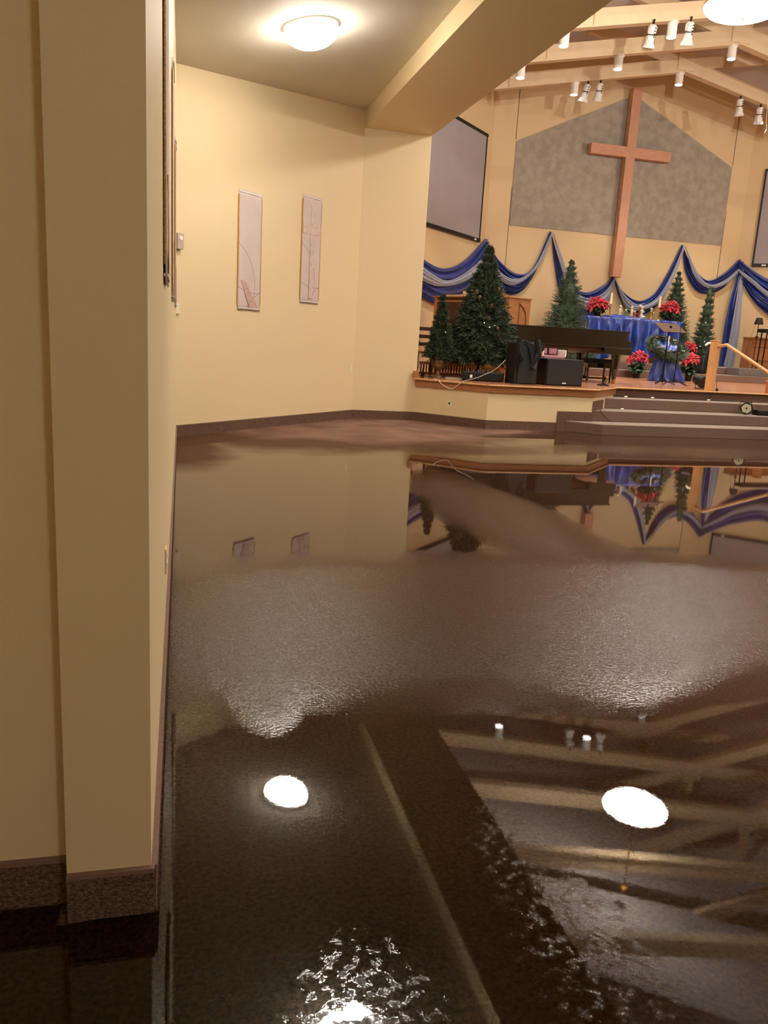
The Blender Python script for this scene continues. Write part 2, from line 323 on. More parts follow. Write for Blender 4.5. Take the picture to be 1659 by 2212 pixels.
# ---- carpet baseboards
def base(name, pts, z, m=BASEC, t=.012):
    mb = MB(); mt = MB()
    for p, q in zip(pts[:-1], pts[1:]):
        d = Vector((q[0]-p[0], q[1]-p[1], 0)).normalized(); n = Vector((d.y, -d.x, 0))*t
        P = [(p[0]-d.x*.001, p[1]-d.y*.001), (q[0]+d.x*t*.7, q[1]+d.y*t*.7), (q[0]+n.x+d.x*t*.7, q[1]+n.y+d.y*t*.7), (p[0]+n.x, p[1]+n.y)]
        mb.prism(P, 0, z-.012); P2 = [(a+n.x*.3*(i > 1), b_+n.y*.3*(i > 1)) for i, (a, b_) in enumerate(P)]
        mt.prism(P2, z-.012, z)
    o = struct(mb, name, m); mt.build('binding', BIND, o); return o
base('baseboard_near_left', [(-1.5, 1.98), (-.277, 1.98)], .135)
base('baseboard_left', [(-.277, 1.9), (WX, 1.9), A], .137)
base('baseboard_diagonal', [A, B, C], .156)
S1 = (5.17, 13.25); S2 = (7.15, 13.19); S3 = (8.17, 14.27)
base('baseboard_stage', [C, S1, (6.49, 13.21)], .156)
# ------------------------------------------------------------------ stage
Y1, TR, RI = 12.721, .543, ZS/4
struct(MB().prism([C, S1, S2, (8.15, 14.25), (8.16, 14.37), (XE, 14.37), (XE, 18.24), (BRx, YB), (BLx, YB), (4.164, 18.24)], 0, ZF+.02), 'stage_wall', PAINT)
def inset(pts, d):
    out = []
    for i, p in enumerate(pts):
        out.append((p[0], p[1]-d))
    return out
fas = [(C[0], C[1]), S1, S2, S3]
fp = [(C[0]-.02, C[1]-.05), (S1[0]-.01, S1[1]-.03), (S2[0]+.015, S2[1]-.03), (S3[0]+.02, S3[1]-.03)]
struct(MB().prism(fp+[(S3[0]+.02, S3[1]+.3), (C[0], C[1]+.3)], ZF, ZS-.03), 'stage_fascia', OAKF)
np_ = [(C[0]-.06, C[1]-.07), (S1[0]-.02, S1[1]-.065), (S2[0]+.03, S2[1]-.065), (S3[0]+.05, S3[1]-.035), (XE, 14.30)]
struct(MB().prism(np_+[(XE, 18.24), (BRx, YB), (BLx, YB), (4.164, 18.24), (4.164, 14.4)], ZS-.028, ZS), 'stage_floor', FLOORW)
en = MB()
for p, q in zip(np_[:-1], np_[1:]): en.cyl((p[0], p[1], ZS-.014), (q[0], q[1], ZS-.014), .016, n=8)
struct(en, 'stage_nosing', OAKL)
struct(MB().prism([(S3[0]-.1, 14.318), (XE, 14.318), (XE, 14.6), (S3[0]-.1, 14.6)], 0, ZS-.03), 'stage_riser', STEPC)
# carpet facing stepping up the stage wall
struct(MB().extr([(6.49, 13.19, 0), (7.16, 13.17, 0), (7.16, 13.17, .362), (6.49, 13.19, .357)], (0, .03, 0)), 'trim_2', BASEC)
dd = Vector((S3[0]-S2[0], S3[1]-S2[1], 0)).normalized(); dn = Vector((dd.y, -dd.x, 0))*.02; s2 = Vector((S2[0], S2[1], 0))
struct(MB().extr([s2+dn, s2+dn+dd*.68, s2+dn+dd*.68+Vector((0, 0, .56)), s2+dn+Vector((0, 0, .555))], -dn*.9), 'trim_3', BASEC)
for k, pts in enumerate((
        [(6.64, 13.19), (7.144, Y1+.01), (16.9, Y1+.01), (16.9, 14.3), (8.0, 14.3), (7.15, 13.22)],
        [(7.13, 13.262), (16.9, 13.262), (16.9, 14.3), (8.05, 14.3)],
        [(7.62, 13.807), (16.9, 13.807), (16.9, 14.3), (8.1, 14.3)])):
    o = struct(MB().prism(pts, RI*k if k else 0, RI*(k+1)), 'step', STEPC, bevel=.012)
# upper carpeted levels
L2, L3 = ZS+.182, ZS+.367
struct(MB().prism([(9.0, 19.55), (17.9, 19.55), (17.9, 20.5), (BRx, YB-.01), (BLx+.1, YB-.01), (BLx+.1, 21.5)], ZS, L2), 'stage_level', STEPC, bevel=.012)
struct(MB().prism([(9.6, 20.3), (17.9, 20.3), (17.7, 20.9), (BRx, YB-.01), (BLx+.1, YB-.01), (BLx+.2, 21.9)], L2, L3), 'stage_level', STEPC, bevel=.012)

# ------------------------------------------------------------------ chancel wall pieces
ppx = ((1100, 487), (1557, 530), (1580, 362), (1385, 212), (1112, 305))
pp = [atY(x, y, YB) for x, y in ppx]
hw = (pp[1].x-pp[0].x)/2; xm = (pp[0].x+pp[1].x)/2; zb_, zt_ = (pp[0].z+pp[1].z)/2, (pp[2].z+pp[4].z)/2
o = tag(MB().extr([(xm-hw, YB-.03, zb_), (xm+hw, YB-.03, zb_), (xm+hw, YB-.03, zt_), (xm, YB-.03, pp[3].z+.04), (xm-hw, YB-.03, zt_)], (0, .03, 0)).build('stone_panel', STONE),
        'mottled grey-brown gable-shaped stone panel on the back wall behind the cross', 'wall panel')
for x in (xm-hw-.02, xm+hw+.02):
    struct(MB().box((x, YB-.004, 2.7+zb_/2-1.3), (.012, .01, zb_-.8)), 'trim_4', DARKW)
    struct(MB().box((x, YB-.004, (zt_+zr(x))/2+.05), (.012, .01, zr(x)-zt_)), 'trim_5', DARKW)
# cross
cxx = (atY(1331, 598, YB-.3).x+atY(1381, 190, YB-.3).x)/2; z0_, z1_ = atY(1331, 598, YB-.3).z, atY(1382, 190, YB-.3).z
cr0 = thing('wooden_cross', (cxx, YB-.3, z0_), 'tall plain reddish-brown wooden cross mounted on the stone panel', 'cross')
MB().box((cxx, YB-.2, (z0_+z1_)/2), (.28, .2, z1_-z0_)).build('upright', CROSSM, cr0, bevel=.008)
za = (atY(1275, 318, YB-.3).z+atY(1448, 340, YB-.3).z)/2; xa, xb = atY(1277, 318, YB-.3).x, atY(1449, 340, YB-.3).x
MB().box(((xa+xb)/2, YB-.205, za), (xb-xa, .21, .28)).build('crossbar', mat('cross_wood_bar', 'c9977a', .5, col2='b98566', scale=5, stretch=(1, 3, 10)), cr0, bevel=.008)
MB().box((cxx, YB-.06, (z0_+z1_)/2), (.12, .12, z1_-z0_-1)).build('wall_bracket', DARKW, cr0)
# screens on the angled chancel walls
def screen(p, q, s0, s1, z0, z1, label):
    d = Vector((q[0]-p[0], q[1]-p[1], 0)).normalized(); n = Vector((d.y, -d.x, 0)); P = Vector((p[0], p[1], 0))
    if n.y > 0: n = -n
    t = thing('projection_screen', P+d*s0+Vector((0, 0, z0))+n*.06, label, 'screen', 'projection screens on the angled walls')
    def slab(a, b_, c, e, off, th): return MB().extr([P+d*a+n*off+Vector((0, 0, c)), P+d*b_+n*off+Vector((0, 0, c)), P+d*b_+n*off+Vector((0, 0, e)), P+d*a+n*off+Vector((0, 0, e))], n*th)
    slab(s0+.05, s1-.05, z0+.09, z1-.05, .03, .02).build('screen_surface', SCREEN, t)
    f = slab(s0, s1, z0, z0+.09, .02, .06); f.add(*(lambda m_: (m_.v, m_.f))(slab(s0, s1, z1-.07, z1, .02, .06)))
    f.add(*(lambda m_: (m_.v, m_.f))(slab(s0, s0+.05, z0, z1, .02, .045))); f.add(*(lambda m_: (m_.v, m_.f))(slab(s1-.05, s1, z0, z1, .02, .045)))
    f.build('border', BLACK, t)
    slab(s0+.28, s0+.4, z0+.02, z0+.06, .08, .005).build('maker_plate', WHITEP, t)
PL, PR = (BLx, YB), (BRx, YB)
ql, qr = (4.164, 18.24), (XE, 18.24)
tr_ = atP(1050, 292, PL, ql); br_ = atP(1030, 523, PL, ql); dl = (Vector(PL)-Vector((tr_.x, tr_.y))).length
zlo, zhi = br_.z, (tr_.z+atP(990, 254, PL, ql).z)/2
screen(PL, ql, dl, dl+4.6, zlo, zhi, 'large grey projection screen on the left angled wall, partly behind the pier')
tl_ = atP(1654, 370, PR, qr); dr = (Vector(PR)-Vector((tl_.x, tl_.y))).length
screen(PR, qr, dr, dr+4.6, zlo, zhi, 'grey projection screen on the right angled wall, cut by the right edge')

# ------------------------------------------------------------------ scissor trusses
KZ = 8.42
def truss(Y, label):
    t = thing('roof_truss', (XR, Y, KZ), label, 'roof truss', 'painted scissor trusses under the nave roof')
    for sgn in (-1, 1):
        xe = XR+sgn*8.1; xo = XR-sgn*2.75; hgt = .30
        pts = [(xe, Y+.001*sgn, KZ-.2*8.1), (XR, Y+.001*sgn, KZ), (xo, Y+.001*sgn, KZ+.2*2.75-.02), (xo, Y+.001*sgn, KZ+.2*2.75+hgt), (XR, Y+.001*sgn, KZ+hgt), (xe, Y+.001*sgn, KZ-.2*8.1+hgt)]
        MB().extr(pts, (0, .14, 0)).build('chord', BEAMP, t, bevel=.006)
        MB().extr([(xe, Y-.03, KZ-.2*8.1-.03), (XR, Y-.03, KZ-.03), (XR, Y-.03, KZ), (xe, Y-.03, KZ-.2*8.1)], (0, .2, 0)).build('trim_strip', BEAMP, t)
    MB().box((XR, Y-.012, KZ+.22), (.5, .02, .44)).build('gusset', BEAMP, t)
    for sgn in (-1, 1): MB().box((XR+sgn*4.7, Y-.004, KZ-.2*4.7+.15), (.012, .012, .29)).build('joint', OAK, t)
    MB().box((XR, Y+.07, KZ+.9), (.14, .12, 1.35)).build('king_post', BEAMP, t)
    return t
TY = [19.8, 17.7, 15.6, 13.5, 11.4, 9.3, 7.2, 5.1, 3.0, .9]
t0 = truss(TY[0], 'farthest tan scissor truss, nearest the cross and carrying bagged spotlights')
lab = ['second tan scissor truss out from the cross wall', 'third tan scissor truss out from the cross wall, running into the bowl lamp', 'tan scissor truss just above the frame, seen mirrored in the water',
       'tan scissor truss mirrored beside the large lamp reflection', 'tan scissor truss mirrored below the large lamp reflection', 'tan scissor truss mirrored low in the flooded floor', 'tan scissor truss mirrored near the bottom edge', 'tan scissor truss over the near nave floor', 'nearest tan scissor truss over the nave']
for y, lb in zip(TY[1:], lab): dup(t0, (XR, y, KZ), lb)

# ------------------------------------------------------------------ lamps
def dome(loc, R, label, name, rod=0, k=None, strength=None, group=None):
    t = thing(name, loc, label, 'ceiling lamp', group); x, y, z = loc
    s = R/.36
    if not rod:
        MB().lathe((x, y, z), [(.2*s, .0), (.345*s, .0), (.36*s, -.012*s), (.362*s, -.05*s), (.372*s, -.056*s), (.35*s, -.062*s)], 40).build('rim', glow('lamp_rim_white', (1, .93, .84), .5), t, smooth=True)
    prof = [(R*.975, -.056*s)]+[(R*1.0*math.cos(a), -.06*s-(.21*s)*math.sin(a)) for a in [i*PI/2/9 for i in range(9)]]+[(.001, -.27*s)]
    MB().lathe((x, y, z), prof if not rod else [(R*1.0, .0)]+[(R*math.cos(a), -.30*R*math.sin(a)) for a in [i*PI/2/9 for i in range(1, 9)]]+[(.001, -.30*R)], 40).build('glass_bowl', glow(name+'_glass', (1, .925, .82), strength), t, smooth=True, fixn=False)
    MB().ball((x, y, z-(.275*s if not rod else .31*R)), .012*s).build('finial', BRASS, t)
    if rod:
        MB().lathe((x, y, z), [(R*.97, .0), (R*1.01, .0), (R*1.01, .03), (R*.97, .03)], 40).build('rim', BRASS, t, smooth=True)
        MB().cyl((x, y, z-.1), (x, y, z+rod), .014).build('rod', BRASS, t)
        MB().lathe((x, y, z+rod-.05), [(.02, 0), (.09, .02), (.09, .06)], 16).build('canopy', BRASS, t)
    return t
def uplight(x, y, z):
    ld = bpy.data.lights.new('bowl_bulb', 'POINT'); ld.energy = UPLIGHT; ld.color = (1, .93, .85); ld.shadow_soft_size = .06
    lo = bpy.data.objects.new('bowl_bulb', ld); scene.collection.objects.link(lo); lo.location = (x, y, z)
def zc_at(x): return 4.63+.174*(x-WX)
al = dome((1.42, 10.1, zc_at(1.42)-.002), .31, 'lit white glass dome lamp flush on the aisle ceiling', 'flush_ceiling_lamp', strength=AISLE_GLOW, group='dome lamps on the aisle ceiling'); al.rotation_euler.y = -math.atan(.174)
dup(al, (1.5, 6.1, zc_at(1.5)-.002), 'lit dome lamp above the frame, mirrored at the bottom of the water')
dup(al, (1.5, -3.0, zc_at(1.5)-.002), 'lit dome lamp on the aisle ceiling behind the viewer')
pl = dome((7.72, 11.15, 6.34), .55, 'large lit white bowl pendant at the top right corner, mirrored in the water', 'pendant_lamp', rod=1.6, strength=PENDANT_GLOW, group='bowl pendants hanging in the nave')
dup(pl, (7.62, 3.2, 6.34), 'large bowl pendant over the near nave, out of frame above')
dup(pl, (16.96, 11.15, 6.34), 'large bowl pendant on the far side of the nave')
dup(pl, (16.96, 3.2, 6.34), 'large bowl pendant on the far side of the near nave')
for x, y in ((7.72, 11.15), (7.62, 3.2), (16.96, 11.15), (16.96, 3.2)): uplight(x+.1, y, 6.47)
# can spotlights under the trusses
CANG = glow('can_lens', (.92, .97, 1), 5)
def can(x, y, label):
    z = KZ-.03-.2*abs(x-XR); t = thing('can_light', (x, y, z), label, 'spotlight', 'white can lights under the trusses')
    MB().cyl((x, y, z+.03), (x, y, z-.27), .095, n=24).build('housing', WHITEP, t, smooth=True)
    MB().cyl((x, y, z-.268), (x, y, z-.278), .085, n=24).build('lens', CANG, t)
    MB().lathe((x, y, z-.02), [(.12, 0), (.12, .02), (.02, .05)], 20).build('canopy', WHITEP, t)
    return t
cans = []
for px, py, Y, lb in ((1243, 170, TY[0], 'white can light under the farthest truss, left of the bagged spots'), (1470, 150, TY[0], 'white can light under the ridge of the farthest truss'),
                      (1338, 115, TY[1], 'white can light under the middle of the second truss'), (1583, 100, TY[1], 'white can light under the ridge of the second truss'),
                      (1126, 140, TY[1], 'white can light on the second truss, mostly behind the dropped beam'),
                      (1454, 45, TY[2], 'white can light under the third truss, beside the bowl lamp'), (1220, 70, TY[2], 'white can light on the third truss, peeping past the dropped beam')):
    x = atY(px, py, Y+.07).x
    cans.append((x, Y+.07, lb))
c0 = can(*cans[0])
for x, y, lb in cans[1:]: dup(c0, (x, y, KZ-.03-.2*abs(x-XR)), lb)
for x, y in [(c[0], c[1]) for c in cans]+[(14.9, 19.87), (15, 17.77), (12.2, 15.67), (14.9, 15.67)]:
    ld = bpy.data.lights.new('can_beam', 'SPOT'); ld.energy = CAN_WATT; ld.color = (1, .92, .82); ld.spot_size = 1.5; ld.spot_blend = .6; ld.shadow_soft_size = .08
    lo = bpy.data.objects.new('can_beam', ld); scene.collection.objects.link(lo); lo.location = (x, y, KZ-.32-.2*abs(x-XR)); 
# spotlights wrapped in plastic bags
def bagged(px, py, Y, tilt, label):
    x = atY(px, py, Y).x; z = KZ-.03-.2*abs(x-XR); t = thing('bagged_spotlight', (x, Y, z), label, 'spotlight', 'spotlights wrapped in white plastic')
    M = Matrix.Rotation(tilt, 3, 'Y') @ Matrix.Rotation(.3, 3, 'X')
    def Q(v): return Vector((x, Y, z))+M @ Vector(v)
    MB().cyl(Q((0, 0, .03)), Q((0, 0, -.10)), .02).build('yoke', IRON, t)
    mb = MB(); k = 9; n = 18; prof = [(.05, -.06), (.085, -.1), (.08, -.2), (.06, -.235), (.085, -.27), (.09, -.36), (.12, -.44), (.13, -.46)]
    vs = [Q(((r*(1+.16*rnd.uniform(-1, 1)))*math.cos(2*PI*i/n), (r*(1+.16*rnd.uniform(-1, 1)))*math.sin(2*PI*i/n), zz)) for i in range(n) for r, zz in prof]
    k = len(prof); mb.add(vs, [(i*k+j, ((i+1) % n)*k+j, ((i+1) % n)*k+j+1, i*k+j+1) for i in range(n) for j in range(k-1)])
    mb.build('plastic_bag', BAG, t, smooth=True)
    MB().torus(Q((0, 0, -.235)), .068, .008, M, 16, 5).build('tie', IRON, t)
    for q in range(4): MB().box(Q((.02, -.09, -.12-.05*q)), (.025, .012, .02)).build('adjustment_knob', BLACK, t)
bagged(1272, 172, TY[0]+.05, .12, 'plastic-wrapped spotlight hanging beside the left can on the farthest truss')
bagged(1299, 168, TY[0]+.05, -.05, 'short plastic-wrapped spotlight, third from left on the farthest truss')
bagged(1601, 203, TY[0]+.05, -.25, 'plastic-wrapped spotlight on the right slope of the farthest truss')
bagged(1644, 226, TY[0]+.05, -.2, 'plastic-wrapped spotlight nearest the right edge on the farthest truss')
bagged(1418, 5, TY[2]-.1, 0, 'plastic-wrapped spotlight at the top edge on the third truss, left one')
bagged(1498, 5, TY[2]-.1, -.1, 'plastic-wrapped spotlight at the top edge, just left of the bowl lamp')
p = [atY(x, y, TY[0]-.05) for x, y in ((1659, 205), (1657, 240), (1655, 265), (1656, 280), (1651, 288))]
tag(MB().tube(p, .008).build('hanging_cord', IVORY, smooth=True), 'thin white cord dangling from the farthest truss at the right edge', 'cord')

# ------------------------------------------------------------------ banners, plates on the walls
def banner(loc, n, w, h, label, cross=False):
    """flat cloth on a wall; n = outward normal"""
    n = Vector(n).normalized(); d = Vector((n.y, -n.x, 0)); ang = math.atan2(d.y, d.x)
    t = thing('wall_banner', loc, label, 'banner', 'pale fabric banners on the aisle walls'); t.rotation_euler.z = ang
    off = Vector(loc); P = Vector(loc)
    def loc_mesh(mb, name, m, parent, **k):
        me = mb; o = MB(); o.v = [(v[0]+off.x, v[1]+off.y, v[2]+off.z) for v in mb.v]; o.f = mb.f; return o.build(name, m, parent, **k)
    g = MB().grid(lambda u, v: (w*(u-.5), .012+.004*math.sin(u*9+v*2), h*v), 14, 20)
    loc_mesh(g, 'cloth', BANNER, t, thick=.004, smooth=True)
    for sgn in (-1, 1): loc_mesh(MB().box((sgn*(w/2+.004), .008, h/2), (.022, .008, h-.14)), 'gold_edge', GOLD, t)
    for zz in (.03, h-.03): loc_mesh(MB().box((0, .012, zz), (w-.01, .018, .012)), 'hem_rod', WHITEP, t)
    if cross:
        loc_mesh(MB().box((-.02, .018, h*.48), (.10, .003, h*.86)), 'cross_applique', mat('banner_satin', 'cdb9b2', .4, noise=.1, scale=20), t)
        loc_mesh(MB().box((0, .0185, h*.69), (w*.94, .003, .13)), 'cross_applique', mat('banner_satin_bar', 'cdb9b2', .4, noise=.1, scale=20), t)
    else:
        loc_mesh(MB().extr([(-.22, .017, .02), (-.02, .017, .02), (.2, .017, .42), (.1, .017, .42)], (0, .003, 0)), 'applique', mat('banner_rose', 'c0a29c', .4, noise=.15, scale=20), t)
    return t
dAB = (Vector((B[0]-A[0], B[1]-A[1], 0))).normalized(); nAB = Vector((dAB.y, -dAB.x, 0))
def on_AB(px, py): return atP(px, py, A, B)
b1 = on_AB(536, 671); b2 = on_AB(666.5, 656)
banner((b1.x, b1.y, b1.z), nAB, .49, 1.64, 'pale pink quilted banner with gold edges, left one on the far aisle wall')
banner((b2.x, b2.y, b2.z), nAB, .49, 1.64, 'pale pink banner with a cross, right one on the far aisle wall', True)
for y, lb in ((3.75, 'edge-on pink banner on the left wall, nearest the corner column'), (6.5, 'edge-on pink banner on the left wall, second from the column'), (9.0, 'edge-on pink banner on the left wall, farthest from the column')):
    banner((WX, y, 1.66), (1, 0, 0), .5, 1.62, lb)
def plate(loc, n, w, h, label, name='wall_outlet', cat='outlet', m=IVORY, dep=.008, hole=True):
    n = Vector(n).normalized(); d = Vector((-n.y, n.x, 0)); t = thing(name, loc, label, cat)
    M = Matrix((d, n, Vector((0, 0, 1)))).transposed()
    MB().box(Vector(loc)+n*dep/2, (w, dep, h), M=M).build('plate', m, t, bevel=.002)
    if hole:
        for s in (-1, 1): MB().box(Vector(loc)+n*(dep+.001)+Vector((0, 0, s*h*.2)), (w*.4, .003, h*.22), M=M).build('socket', DARKW if hole == 2 else WHITEP, t)
q = on_AB(757, 795); plate(q, nAB, .075, .12, 'small ivory switch plate low on the diagonal wall beside the pier', 'wall_switch', 'switch')
q = atP(971, 871, C, S1); nCS = Vector((S1[1]-C[1], -(S1[0]-C[0]), 0)).normalized(); nCS = nCS if nCS.y < 0 else -nCS
t = thing('wall_outlet', q, 'cream outlet plate with one dark socket on the stage front', 'outlet')
Mx = Matrix((Vector((-nCS.y, nCS.x, 0)), nCS, Vector((0, 0, 1)))).transposed()
MB().box(q+nCS*.004, (.085, .008, .12), M=Mx).build('plate', IVORY, t); MB().box(q+nCS*.01, (.03, .006, .035), M=Mx).build('socket', BLACK, t)
q = on_AB(383.5, 521); t = thing('alarm_strobe', q, 'small grey alarm box sticking out where the aisle walls meet', 'alarm')
Mx = Matrix((dAB, nAB, Vector((0, 0, 1)))).transposed()
MB().box(q+nAB*.03, (.11, .06, .2), M=Mx).build('box', mat('alarm_grey', 'b5a59a', .5, noise=.05), t, bevel=.006)
MB().cyl(q+nAB*.06+Vector((0, 0, .04)), q+nAB*.068+Vector((0, 0, .04)), .03).build('lens', WHITEP, t)
q = on_AB(381, 666); t = thing('thermostat', q, 'small white thermostat in the corner below the banners', 'thermostat'); MB().box(q+nAB*.015, (.08, .03, .14), M=Mx).build('body', IVORY, t, bevel=.004); MB().box(q+nAB*.032+Vector((0, 0, .05)), (.06, .004, .025), M=Mx).build('display', WHITEP, t)
plate((WX, 3.75, .42), (1, 0, 0), .075, .12, 'edge-on ivory outlet low on the left wall near the column')

# ------------------------------------------------------------------ drapes
def crv(pts, n=28):
    """Catmull-Rom through world points, n+1 samples"""
    P = [pts[0]*2-pts[1]]+pts+[pts[-1]*2-pts[-2]]; segs = len(pts)-1; out = []
    for i in range(n+1):
        s = i/n*segs; k = min(int(s), segs-1); t = s-k; a, b_, c, d = P[k:k+4]
        out.append(.5*((2*b_)+(-a+c)*t+(2*a-5*b_+4*c-d)*t*t+(-a+3*b_-3*c+d)*t**3))
    return out
def cloth(top, bot, n_out, name, m, parent, folds=5, amp=.05, off=.05, nu=36, nv=26, ph=0):
    T = crv(top, nu); Bt = crv(bot, nu); n = Vector(n_out)
    def P(u, v):
        i = round(u*nu); a, c = T[i], Bt[i]; w = (c-a).length
        k = min(1, w/.35)
        return a.lerp(c, v) + n*(off+amp*k*(math.sin(v*folds*2*PI+ph+.6*math.sin(u*4))+.45*math.sin(v*folds*4.3*PI+1.3+u*3)) + .05*math.sin(v*PI)*k)
    return MB().grid(P, nu, nv).build(name, m, parent, smooth=True, thick=.006)
nL = Vector((1, -1, 0)).normalized(); nR = Vector((-1, -1, 0)).normalized(); nB = Vector((0, -1, 0))
fL = lambda x, y: atP(x, y, ql, PL); fR = lambda x, y: atP(x, y, qr, PR); fB = lambda x, y: atY(x, y, YB)
def swag(f, n, blue, silver, label, extra=None):
    top, bot = [[f(*p) for p in e] for e in blue]
    c = top[0]; t = thing('fabric_swag', c+n*.05, label, 'drape', 'blue and silver swags pinned along the chancel walls')
    cloth(top, bot, n, 'blue_satin', BLUE, t)
    st, sb = [[f(*p) for p in e] for e in silver]
    cloth(st, sb, n, 'silver_organza', ORG, t, folds=3, amp=.03, off=.15, nv=14)
    return t
swag(fL, nL, (((880, 530), (915, 565), (955, 580), (1000, 563), (1047, 516)), ((860, 610), (910, 645), (955, 661), (1010, 640), (1052, 545))),
     (((880, 560), (915, 588), (955, 606), (1000, 585), (1046, 545)), ((870, 585), (913, 612), (950, 618), (1000, 605), (1050, 560))), 'blue swag with silver band on the left angled wall, running behind the pier')
swag(fB, nB, (((1048, 518), (1075, 562), (1115, 592), (1150, 578), (1187, 500)), ((1046, 545), (1068, 610), (1105, 637), (1145, 605), (1190, 508))),
     (((1048, 545), (1078, 590), (1115, 603), (1152, 575), (1187, 503)), ((1047, 560), (1075, 605), (1112, 615), (1160, 575), (1189, 508))), 'blue and silver swag between the left corner and the peak beside the stone panel')
swag(fB, nB, (((1187, 500), (1205, 560), (1220, 605), (1260, 632), (1300, 618), (1322, 597)), ((1190, 508), (1196, 570), (1212, 640), (1262, 690), (1305, 668), (1324, 603))),
     (((1190, 502), (1214, 570), (1228, 622), (1265, 645), (1300, 632), (1322, 602)), ((1190, 508), (1208, 575), (1222, 645), (1265, 670), (1305, 655), (1323, 606))), 'blue and silver swag dropping behind the second tree to the foot of the cross')
swag(fB, nB, (((1322, 597), (1345, 632), (1375, 650), (1410, 635), (1440, 590), (1471, 529)), ((1324, 603), (1340, 650), (1370, 683), (1415, 660), (1450, 600), (1474, 537))),
     (((1323, 602), (1345, 640), (1378, 660), (1414, 642), (1444, 594), (1471, 531)), ((1324, 606), (1345, 664), (1374, 671), (1418, 654), (1450, 600), (1473, 536))), 'blue and silver swag above the altar, from the cross foot to the right panel peak')
swag(fB, nB, (((1471, 529), (1492, 575), (1524, 606), (1560, 592), (1596, 560)), ((1473, 535), (1480, 590), (1508, 632), (1555, 625), (1597, 580))),
     (((1474, 533), (1500, 590), (1526, 615), (1560, 605), (1594, 576)), ((1475, 537), (1493, 597), (1524, 623), (1562, 614), (1596, 584))), 'blue and silver swag above the slim tree, right of the stone panel')
swag(fR, nR, (((1596, 560), (1630, 586), (1670, 608), (1730, 625), (1800, 600)), ((1598, 600), (1628, 650), (1670, 685), (1730, 700), (1802, 640))),
     (((1597, 582), (1630, 606), (1670, 636), (1730, 650), (1800, 612)), ((1597, 588), (1630, 618), (1670, 650), (1730, 668), (1801, 620))), 'blue and silver swag on the right angled wall, leaving the frame')
# hanging tail at the right corner
t = thing('fabric_tail', fB(1596, 562)+nB*.05, 'long blue tail with silver centre hanging at the right corner to the carpet step', 'drape')
cloth([fB(1593, 566), fB(1585, 600), fB(1568, 660), fB(1556, 740), fB(1549, 803)], [fB(1602, 566), fB(1603, 600), fB(1603, 670), fB(1600, 740), fB(1591, 803)], nB, 'blue_satin', BLUE, t, folds=5, amp=.05, off=.1)
cloth([fB(1593, 580), fB(1584, 620), fB(1572, 690), fB(1560, 760), fB(1554, 792)], [fB(1597, 580), fB(1595, 620), fB(1592, 690), fB(1583, 760), fB(1574, 797)], nB, 'silver_organza', ORG, t, folds=3, amp=.035, off=.22, nv=14)

